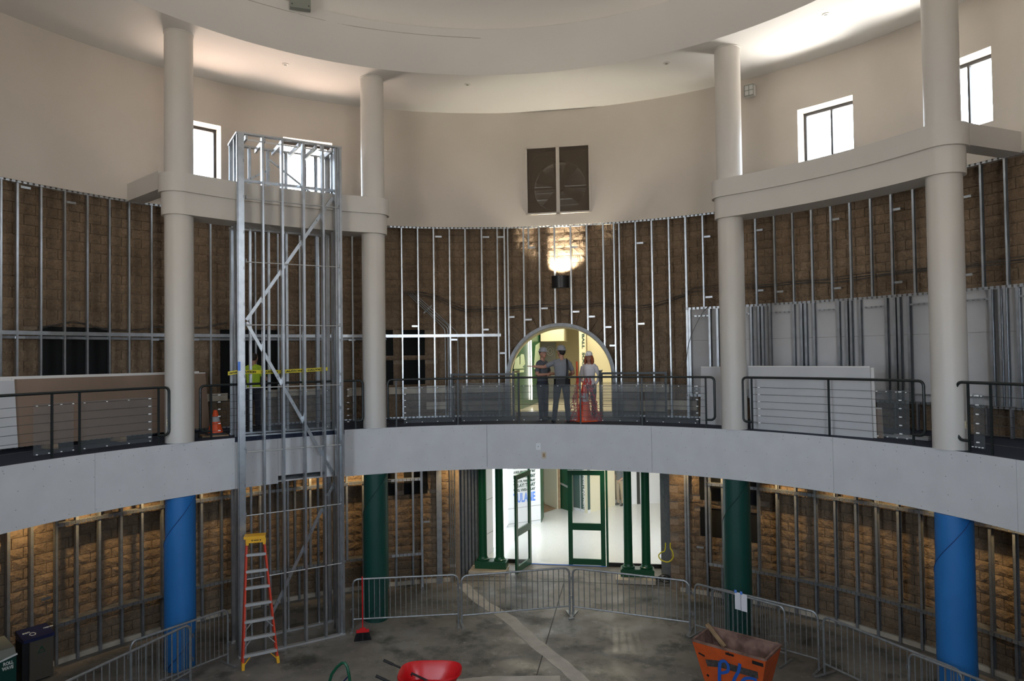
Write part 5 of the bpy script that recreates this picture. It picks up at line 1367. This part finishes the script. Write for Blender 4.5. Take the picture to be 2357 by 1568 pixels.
# ------------------------------------------------------------------ drywall sheets and small things on the deck
def sheet(name, bl, br_, lean, h, th_, faces, lab_, grp=None):
    """flat board: bottom edge bl-br, top pushed by lean (vector)"""
    bl, br_ = Vector(bl), Vector(br_); lean = Vector(lean); up = Vector((0, 0, math.sqrt(max(.01, h * h - lean.length ** 2)))) + lean
    d = (br_ - bl).normalized(); nn = d.cross(up).normalized()
    if nn.dot(CAM - bl) < 0: nn = -nn
    f_ = [bl, br_, br_ + up, bl + up]; bk = [p - nn * th_ for p in f_]
    o = add(name, MB().add(f_ + bk, [(0, 1, 2, 3), (7, 6, 5, 4), (0, 4, 5, 1), (1, 5, 6, 2), (2, 6, 7, 3), (3, 7, 4, 0)]), [M[faces], M['gypsum']], None, org=(bl + br_) / 2)
    for p in list(o.data.polygons)[2:]: p.material_index = 1
    ep = MB().add([f_[3] + nn * .0006 - up.normalized() * .02, f_[2] + nn * .0006 - up.normalized() * .02, f_[2] + nn * .0006, f_[3] + nn * .0006], [(0, 1, 2, 3)])
    add('edge_tape', ep, M['gypsum'], o)
    return tag(o, lab_, 'board', grp)
bl, br_ = onz(36, 1030, .09), onz(483, 984, .09)
print('brown', bl, br_, math.hypot(bl.x, bl.y), math.hypot(br_.x, br_.y), (br_ - bl).length)
d = (br_ - bl).normalized(); no = Vector((-d.y, d.x, 0))
if no.dot(bl) < 0: no = -no
sheet('drywall_sheet', bl, br_ + Vector((0, 0, 0)), no * .16, 1.22, .016, 'paper', 'long brown-faced drywall sheet leaning behind the railing and a blue-footed column')
sheet('drywall_sheet', bl - d * .55 - no * .02, bl + d * .02 - no * .045, no * .16, 1.20, .03, 'board', 'narrow white-faced drywall sheet standing on end against the brown boards')
sheet('drywall_sheet', bl - d * .3 + no * .05, br_ - d * .12 + no * .05, no * .16, 1.25, .03, 'gypsum', 'pale drywall sheet hidden behind the long brown-faced one')
for k in range(3):
    p = bl.lerp(br_, .15 + .33 * k); o = add('dunnage_block', MB().box(Vector((p.x, p.y, .045)) + no * .05, (.35, .14, .088), math.atan2(no.y, no.x)), M['ply'], None, org=(p.x, p.y, 0)); tag(o, 'timber block under the brown leaning boards', 'wood block', 'dunnage under the brown boards')
w0, w1 = oncyl(1722, 985, 8.02), oncyl(2003, 1008, 8.02); w0.z = w1.z = .003
dw = (w1 - w0).normalized(); nw = Vector((-dw.y, dw.x, 0))
if nw.dot(w0) < 0: nw = -nw
w1 = w0 + dw * (w1 - w0).length
print('white', (w1 - w0).length, math.hypot(*((w0 + w1) / 2)[:2]))
sh = (8.02 - ((w0 + w1) / 2).xy.length) + .02
w0 += nw * sh; w1 += nw * sh
sheet('drywall_sheet', w0, w1, -nw * .06, 1.30, .016, 'board', 'wide white drywall sheet leaning behind the railing with twisted cable ends')
sheet('drywall_sheet', w0 + nw * .05 + dw * .04, w1 + nw * .05 + dw * .05, -nw * .06, 1.27, .016, 'gypsum', 'second white drywall sheet showing its edge behind the wide white one')
sheet('drywall_sheet', w1 + nw * .10 - dw * .1, w1 + nw * .10 + dw * .14, -nw * .04, .55, .014, 'paper', 'small leaning offcut beside the wide white drywall sheet')
v0, v1 = oncyl(1612, 985, 8.55), oncyl(1668, 988, 8.45); v0.z = v1.z = .003
sheet('drywall_sheet', v0, v1, P(.12, 55), 1.28, .016, 'board', 'white drywall sheet leaning in the gap beside the green-footed column')
for k, (x0, y0, x1, y1) in enumerate(((2020, 1006, 2140, 1012), (2060, 1000, 2140, 1002))):
    o = add('loose_channel', MB().bar(oncyl(x0, y0, 8.5 + .2 * k) * Vector((1, 1, 0)) + Vector((0, 0, .03)), oncyl(x1, y1, 8.5 + .25 * k) * Vector((1, 1, 0)) + Vector((0, 0, .03)), .09, .04), M['alum'], None); tag(o, ['bright steel channel lying on the deck beside the white sheets', 'shorter steel channel lying against the wall behind the white sheets'][k], 'channel')
def cone(loc, h, r, lab_, name='traffic_cone'):
    t = thing(name, loc, lab_, 'cone'); x, y, z = loc
    add('base', MB().box((x, y, z + .018), (r * 2.5, r * 2.5, .036), .4), M['black' if h < .6 else 'cone'], t)
    prof = [(r, .036), (r * .84, h * .25), (r * .62, h * .52)]; add('lower_cone', MB().lathe([(a_, z + b_) for a_, b_ in prof], (x, y, 0), 24, False), M['cone'], t, True)
    add('reflective_band', MB().lathe([(r * .625, z + h * .52), (r * .44, z + h * .74)], (x, y, 0), 24, False), M['reflect'], t, True)
    add('upper_cone', MB().lathe([(r * .44, z + h * .74), (r * .25, z + h * .97), (r * .2, z + h)], (x, y, 0), 24, True), M['cone'], t, True)
    return t
p = onz(496, 1000, 0.03); cone((p.x, p.y, .035), .50, .15, 'small orange traffic cone with a grey band by the stud tower')
o = add('plywood_scrap', MB().box(Vector((p.x - .02, p.y - .02, .016)), (.50, .42, .03), trz), M['ply'], None, org=(p.x, p.y, 0)); tag(o, 'plywood scrap lying under the small traffic cone', 'board')
p2 = onz(444, 1003, .05)
mb = MB().box(p2, (.22, .16, .10), .3); o = add('tool_case', mb, M['black'], None, org=(p2.x, p2.y, 0)); tag(o, 'black tool case on the deck between the column and small cone', 'tool case')
add('label_plate', MB().box(p2 + Vector((0, -.09, .01)), (.06, .02, .03), .3), M['yellow'], o)
cn = UD(.70, 8.46, 0); cone((cn.x, cn.y, 0), .90, .18, 'tall orange traffic cone wrapped in red netting beside the woman')
add('stake', MB().box(cn + Vector((-.16, .02, .72)), (.035, .035, 1.40), .2), M['cone'], bpy.data.objects[[o.name for o in bpy.data.objects if o.get('label', '').startswith('tall orange')][0]])
random.seed(9); mb = MB()
def np_(i, j):
    th = i * .30; h = 1.0 - .078 * j; r = .10 + .0165 * j + .022 * math.sin(i * 1.7 + j) + (.05 * j / 13) * math.sin(i * 3.1)
    return cn + Vector((r * math.cos(th) * 1.35, r * math.sin(th) * .55, max(.012, h + .03 * math.sin(i * 2.3 + j * .7))))
for i in range(21):
    for j in range(14):
        if random.random() < .82 and j < 13: mb.bar(np_(i, j), np_(i + random.choice((0, 0, 1)), j + 1), .012, .008)
        if random.random() < .7: mb.bar(np_(i, j), np_(i + 1, j), .012, .008)
for k in range(70):
    a_ = random.uniform(0, 6.28); r = random.uniform(.15, .36); q = cn + Vector((r * math.cos(a_), r * .4 * math.sin(a_), .012)); mb.bar(q, q + Vector((random.uniform(-.1, .1), random.uniform(-.05, .05), random.uniform(0, .12))), .012, .008)
o = add('netting', mb, M['net'], None, org=cn, kind='stuff'); tag(o, 'tangled red safety netting draped over the tall cone', 'netting', None, 'stuff')
# column outlets
for i, dx_ in ((0, -24), (3, 28)):
    c = P(RC, CA[i]); an_ = math.atan2(CAM.y - c.y, CAM.x - c.x) + (-.85 if i == 0 else .85)
    if i == 3: an_ = math.atan2(CAM.y - c.y, CAM.x - c.x) + .95
    q = c + Vector((math.cos(an_), math.sin(an_), 0)) * (CRAD + .006) + Vector((0, 0, .40))
    o = add('outlet', MB().box(q, (.012, .075, .12), an_), M['cream'], None, org=q); tag(o, 'cream outlet plate low on the column by the ' + ('brown boards' if i == 0 else 'white boards'), 'outlet')
    for z in (-.03, .03): add('socket', MB().box(q + Vector((math.cos(an_), math.sin(an_), 0)) * .005 + Vector((0, 0, z)), (.008, .035, .03), an_), M['timber'], o)
# ------------------------------------------------------------------ people
import numpy as np
def ellipsoid(mb, c, r, nu=14, nv=10, Mx=None):
    vs = []; c = Vector(c)
    for j in range(nv + 1):
        ph = math.pi * j / nv
        for i in range(nu):
            th = 2 * math.pi * i / nu; p = Vector((r[0] * math.sin(ph) * math.cos(th), r[1] * math.sin(ph) * math.sin(th), r[2] * math.cos(ph)))
            vs.append((Mx @ p if Mx else p) + c)
    fs = [(j * nu + i, j * nu + (i + 1) % nu, (j + 1) * nu + (i + 1) % nu, (j + 1) * nu + i) for j in range(nv) for i in range(nu)]
    mb.add(vs, fs)
def person(label, loc, yaw, H, mats, pose, head_yaw=0.0, hat=None, hair=None, hair_long=False, brim=True, woman=False, sleeves='short', vox=.0085, group=None):
    """yaw: direction faced (radians, world); local x right, y forward"""
    s = H / 1.75; mb = MB(); lab = []                       # lab: (material, centre, radius) samples
    t = thing('person', loc, label, 'person', group)
    Rz = Matrix.Rotation(yaw - math.pi / 2, 3, 'Z'); L = Vector(loc)
    def w(p): return Rz @ (Vector(p) * s) + L
    def limb(pts, rs, m, n=12, split=None):
        q = [w(p) for p in pts]; rr = [((a[0] * s, a[1] * s) if isinstance(a, tuple) else a * s) for a in rs]
        mb.tube(q, rr, n)
        for i in range(len(q) - 1):
            k = 6
            for j in range(k + 1):
                f_ = j / k; r0 = rr[i] if not isinstance(rr[i], tuple) else sum(rr[i]) / 2; r1 = rr[i + 1] if not isinstance(rr[i + 1], tuple) else sum(rr[i + 1]) / 2
                lab.append((m[i] if isinstance(m, (list, tuple)) else m, q[i].lerp(q[i + 1], f_), r0 + (r1 - r0) * f_))
    sw = .93 if woman else 1.0
    # torso and neck
    tz = [(.86, .150, .115), (.94, .172 if not woman else .178, .125), (1.05, .158 * (.92 if woman else 1), .115), (1.18, .165 * sw, .122), (1.32, .182 * sw, .125 if not woman else .135), (1.40, .172 * sw, .108), (1.455, .095, .075)]
    def trk(pts):
        q = [w((0, pose.get('lean', 0) * (z - .9), z)) for z, _, _ in pts]
        m_ = len(q); n = 20; vs = []
        for (z, rx, ry), c in zip(pts, q):
            vs += [c + Rz @ Vector((rx * s * math.cos(2 * math.pi * k / n), ry * s * math.sin(2 * math.pi * k / n), 0)) for k in range(n)]
        fs = [(i * n + k, i * n + (k + 1) % n, (i + 1) * n + (k + 1) % n, (i + 1) * n + k) for i in range(m_ - 1) for k in range(n)] + [tuple(range(n - 1, -1, -1)), tuple(range((m_ - 1) * n, m_ * n))]
        mb.add(vs, fs)
    trk(tz)
    ly_ = pose.get('lean', 0)
    for z in [.86 + .03 * i for i in range(19)]:
        k_ = 1.0 if z < 1.33 else .62
        for x in (-.1, -.05, 0, .05, .1): lab.append(('legs' if z < pose.get('belt', .95) else 'top', w((x, ly_ * (z - .9), z)), (.115 * s if abs(x) < .08 else .08 * s) * k_))
    for sx in (-1, 1): limb([(sx * .03, -.012, 1.455), (sx * .10, -.008, 1.43), (sx * .168 * sw, 0, 1.395)], [.040, .050, .060], 'top', 12)
    lab += [('skin', w((0, .01, 1.50 + .02 * i)), .066 * s) for i in range(4)]
    hx_, hy_ = pose.get('head', (0, .02))
    limb([(0, .0, 1.45), (hx_ * .6, hy_ * .7, 1.56)], [.058, .054], 'skin')
    hc_ = Vector((hx_, hy_ + .01, 1.635))
    Rh = Rz @ Matrix.Rotation(head_yaw, 3, 'Z')
    def wh(p): return Rh @ (Vector(p) * s) + w(hc_)
    def hell(c, r): ellipsoid(mb, wh(c), [a * s for a in r], Mx=Rh)
    hell((0, 0, .0), (.076, .094, .112)); hell((0, .022, -.052), (.058, .070, .066)); hell((0, .096, -.012), (.014, .022, .024)); hell((0, .088, .02), (.036, .014, .012))
    for sx in (-1, 1): hell((sx * .078, -.006, -.01), (.012, .022, .032))
    for c, r in (((0, 0, 0), .09), ((0, .03, -.05), .065), ((0, .09, -.01), .02)): lab.append(('skin', wh(c), r * s))
    # legs and shoes
    for sx, key in ((-1, 'l'), (1, 'r')):
        hip = Vector((sx * .092, 0, .90)); kn = Vector(pose.get('knee_' + key, (sx * .105, .015, .49))); an_ = Vector(pose.get('ankle_' + key, (sx * .115, -.02, .085)))
        limb([hip, hip.lerp(kn, .5), kn, kn.lerp(an_, .35), an_ + Vector((0, 0, .0))], [.098, .088, .066, .066, .054], 'legs', 14)
        toe = Vector(pose.get('toe_' + key, (.02 * sx, .20, 0)))
        limb([an_ + Vector((0, -.05, -.04)), an_ + Vector((0, .03, -.035)), an_ + toe * .6 + Vector((0, 0, -.045)), an_ + toe + Vector((0, 0, -.055))], [(.036, .036), (.042, .045), (.045, .036), (.030, .022)], 'shoe')
    # arms and hands
    for sx, key in ((-1, 'l'), (1, 'r')):
        sh_ = Vector((sx * .172 * sw, ly_ * .5, 1.395)); el = Vector(pose['elbow_' + key]); wr = Vector(pose['wrist_' + key])
        m2 = 'top' if sleeves == 'long' else 'skin'
        limb([sh_, sh_.lerp(el, .35), sh_.lerp(el, .68), el], [.062, .056, .052, .041], ['top', 'top', m2], 12)
        if sleeves == 'short': mb.tube([w(sh_.lerp(el, .3)), w(sh_.lerp(el, .66))], [.056 * s, .062 * s], 12)
        limb([el, el.lerp(wr, .3), wr], [.041, .043, .028], m2, 12)
        d = (wr - el).normalized(); up = Vector(pose.get('palm_' + key, (0, 0, 1))); side = d.cross(up)
        if side.length < .05: side = d.cross(Vector((1, 0, 0)))
        side.normalize(); up = side.cross(d).normalized()
        pc = wr + d * .05
        limb([wr - d * .01, wr + d * .03, wr + d * .085], [(.026, .020), (.034, .016), (.036, .013)], 'skin', 10)
        curl = pose.get('curl_' + key, .35)
        for k, (off, ln) in enumerate(((-.028, .066), (-.010, .076), (.009, .071), (.026, .056))):
            b0 = wr + d * .085 + side * off; e1 = b0 + (d * math.cos(curl) - up * math.sin(curl)) * ln * .5; e2 = e1 + (d * math.cos(curl * 2.2) - up * math.sin(curl * 2.2)) * ln * .5
            limb([b0 - d * .015, e1, e2], [.0095, .0088, .0072], 'skin', 7)
        b0 = wr + d * .025 - side * .026; limb([b0, b0 + d * .03 - side * .022 - up * .004, b0 + d * .062 - side * .026 - up * .010], [.012, .0105, .0085], 'skin', 7)
    # fuse into one skin
    me = bpy.data.meshes.new('tmp'); me.from_pydata([tuple(v - L) for v in mb.v], [], mb.f); me.update()
    import bmesh
    b_ = bmesh.new(); b_.from_mesh(me); bmesh.ops.recalc_face_normals(b_, faces=b_.faces); b_.to_mesh(me); b_.free()
    o = bpy.data.objects.new('tmp', me); COL.objects.link(o)
    r_ = o.modifiers.new('r', 'REMESH'); r_.mode = 'VOXEL'; r_.voxel_size = vox; r_.use_smooth_shade = True
    sm = o.modifiers.new('s', 'SMOOTH'); sm.iterations = 3; sm.factor = .5
    dg = bpy.context.evaluated_depsgraph_get(); dg.update()
    bm_ = bpy.data.meshes.new_from_object(o.evaluated_get(dg)); bpy.data.objects.remove(o); bpy.data.meshes.remove(me)
    keys = ['skin', 'top', 'legs', 'shoe']; bm_.materials.clear()
    for k in keys: bm_.materials.append(M[mats[k]])
    nf = len(bm_.polygons); cen = np.empty(nf * 3, 'f'); bm_.polygons.foreach_get('center', cen); cen = cen.reshape(-1, 3)
    best = np.full(nf, 9e9, 'f'); idx = np.zeros(nf, 'i')
    for m_, c, r in lab:
        d2 = np.linalg.norm(cen - np.array(c - L, 'f'), axis=1) - r; mk = d2 < best; best[mk] = d2[mk]; idx[mk] = keys.index(m_)
    bm_.polygons.foreach_set('material_index', idx); bm_.polygons.foreach_set('use_smooth', [True] * nf); bm_.update()
    body = bpy.data.objects.new('body', bm_); COL.objects.link(body); body.parent = t
    for sx in (-1, 1):
        e_ = MB(); ellipsoid(e_, wh((sx * .031, .0865, .008)), [.011 * s, .008 * s, .0065 * s], 10, 8, Rh); add('eye', e_, M['eye'], t, True)
    e_ = MB(); ellipsoid(e_, wh((0, .089, -.055)), [.022 * s, .008 * s, .006 * s], 10, 8, Rh); add('mouth', e_, M['lip'], t, True)
    if hair:
        e_ = MB(); ellipsoid(e_, wh((0, -.036, .022)), [.083 * s, .080 * s, .100 * s], 16, 12, Rh)
        if hair_long:
            for k in range(11):
                th = math.radians(-20 + 22 * k) + math.pi; x, y = .078 * math.cos(th), .085 * math.sin(th) * 1 - .01
                if y > .045: continue
                e_.tube([wh((x, y, .04)), wh((x * 1.25, y * 1.1 - .005, -.05)), wh((x * 1.35, y * 1.15, -.13)), wh((x * 1.2 + .01, y * 1.1, -.19))], [.026 * s, .034 * s, .032 * s, .012 * s], 8)
        add('hair', e_, M[hair], t, True)
    if hat:
        prof = [(.128 if brim else .104, .052), (.130 if brim else .106, .060), (.106, .066), (.103, .085), (.096, .115), (.078, .142), (.045, .158), (.012, .163)]
        n = 28; vs = []; hm = MB()
        for r, z in prof:
            for k in range(n):
                th = 2 * math.pi * k / n; rx = r * .92; ry = r * 1.12
                if not brim and z < .065 and math.sin(th) > .3: ry += .045 * math.sin(th)
                vs.append(wh((rx * math.cos(th), ry * math.sin(th) - .002, z + (-.012 * abs(math.sin(th)) if z < .062 else 0))))
        hm.add(vs, [(j * n + k, j * n + (k + 1) % n, (j + 1) * n + (k + 1) % n, (j + 1) * n + k) for j in range(len(prof) - 1) for k in range(n)] + [tuple(range((len(prof) - 1) * n, len(prof) * n)), tuple(range(n - 1, -1, -1))])
        ho = add('hard_hat', hm, M[hat], t, True)
        rd = MB()
        for x in (-.03, 0, .03): rd.tube([wh((x, .118 * math.cos(a) * (1 - abs(x) * 3), .06 + .108 * math.sin(a))) for a in [math.radians(12 + 15.6 * k) for k in range(11)]], .005 * s, 6)
        add('ridge', rd, M[hat], ho, True)
        if not brim: add('badge', MB().tube([wh((0, .121, .085)), wh((0, .125, .085))], .012 * s, 10), M['greywall'], ho)
    return t, w, wh
TOC = lambda p: math.atan2(CAM.y - p.y, CAM.x - p.x)
p1_ = UD(-.33, 8.78, 0); p2_ = UD(.20, 8.16, 0); p3_ = UD(.80, 8.98, 0)
person('man in slate shirt and silver hard hat with his forearms folded', p1_, TOC(p1_) + .95, 1.73, dict(skin='skin', top='shirt_dk', legs='jeans', shoe='shoe'),
       dict(elbow_l=(-.27, .03, 1.11), wrist_l=(.02, .20, 1.08), elbow_r=(.27, .03, 1.11), wrist_r=(-.02, .23, 1.13), palm_l=(0, -1, .2), palm_r=(0, 1, .2), curl_l=.25, belt=.97, ankle_l=(-.13, .0, .085), ankle_r=(.14, .05, .085)), head_yaw=-.35, hat='hat_gr', hair='hair_dk')
_, w2, _ = person('man in grey polo seen from behind, pointing with an outstretched arm', p2_, TOC(p2_) + math.pi + .12, 1.76, dict(skin='skin', top='shirt_gr', legs='jeans2', shoe='shoe'),
       dict(elbow_l=(-.40, .10, 1.29), wrist_l=(-.64, .16, 1.31), elbow_r=(.28, .05, 1.14), wrist_r=(.14, .25, 1.08), palm_l=(0, .2, 1), curl_l=.06, curl_r=.5, belt=.97, knee_l=(-.14, .0, .49), knee_r=(.12, .02, .49), ankle_l=(-.19, -.02, .085), ankle_r=(.14, -.02, .085)), head_yaw=.55, hat='hat_gr', hair='hair_dk')
person('woman with red hair in white blouse and white hard hat, hand in pocket', p3_, TOC(p3_) + -.12, 1.62, dict(skin='skin', top='shirt_wh', legs='jeans', shoe='shoe'),
       dict(elbow_l=(-.27, -.06, 1.12), wrist_l=(-.18, .06, .93), elbow_r=(.24, -.02, 1.10), wrist_r=(.14, .17, 1.0), palm_l=(1, 0, 0), curl_l=.5, curl_r=.5, belt=.90), head_yaw=-.15, hat='hat_wh', hair='hair_red', hair_long=True, brim=False, woman=True, sleeves='long')
a_ = ang(586, 900, 9.35); p4_ = P(9.32, a_ + .2, 0)
person('worker in hi-vis yellow shirt behind the stud tower by the black opening', p4_, TOC(p4_) + math.pi - .5, 1.72, dict(skin='skin', top='vest', legs='jeans', shoe='shoe'),
       dict(elbow_l=(-.25, .08, 1.16), wrist_l=(-.15, .30, 1.22), elbow_r=(.27, .05, 1.14), wrist_r=(.18, .28, 1.15), curl_l=.6, curl_r=.6, head=(0, .04)), hair='hair_dk')
p5_ = onz(1428, 1163, G)
person('person in dark top and khaki trousers standing in the lobby', p5_, TOC(p5_) - .6, 1.76, dict(skin='skin', top='shirt_dk', legs='khaki', shoe='shoe'),
       dict(elbow_l=(-.25, .0, 1.12), wrist_l=(-.14, .18, 1.02), elbow_r=(.25, -.02, 1.10), wrist_r=(.24, .12, .90), curl_l=.6, curl_r=.5, belt=.98), hair='hair_dk', vox=.011)
# shoulder bag of the pointing man
bag = thing('shoulder_bag', w2((.06, -.15, .92)), 'black bag on a strap worn across the pointing man', 'bag')
st = [(-.02, .125, 1.30), (.06, .10, 1.42), (.105, .0, 1.475), (.12, -.08, 1.42), (.125, -.135, 1.30), (.12, -.137, 1.15), (.10, -.135, 1.02)]
q = smooth([w2(p) for p in st]); add('strap', MB().tube(q, [(.026, .006)] * len(q), 8), M['black'], bag, True)
mb = MB(); pts = [(-.19, -.05), (-.15, -.125), (-.05, -.155), (.06, -.16), (.15, -.13), (.195, -.05)]
bt = [w2((x, y, z)) for z in (.86, 1.02) for x, y in pts]; bi = [w2((x * .96, y * .80, z)) for z in (.86, 1.02) for x, y in pts]
k = len(pts); fs = [(i, i + 1, k + i + 1, k + i) for i in range(k - 1)]
mb.add(bt + bi, fs + [tuple(2 * k + j for j in reversed(f_)) for f_ in fs] + [(i, 2 * k + i, 2 * k + i + 1, i + 1) for i in range(k - 1)] + [(k + i, k + i + 1, 3 * k + i + 1, 3 * k + i) for i in range(k - 1)] + [(0, k, 3 * k, 2 * k), (k - 1, 3 * k - 1, 4 * k - 1, 2 * k - 1)])
add('pouch', mb, M['black'], bag)
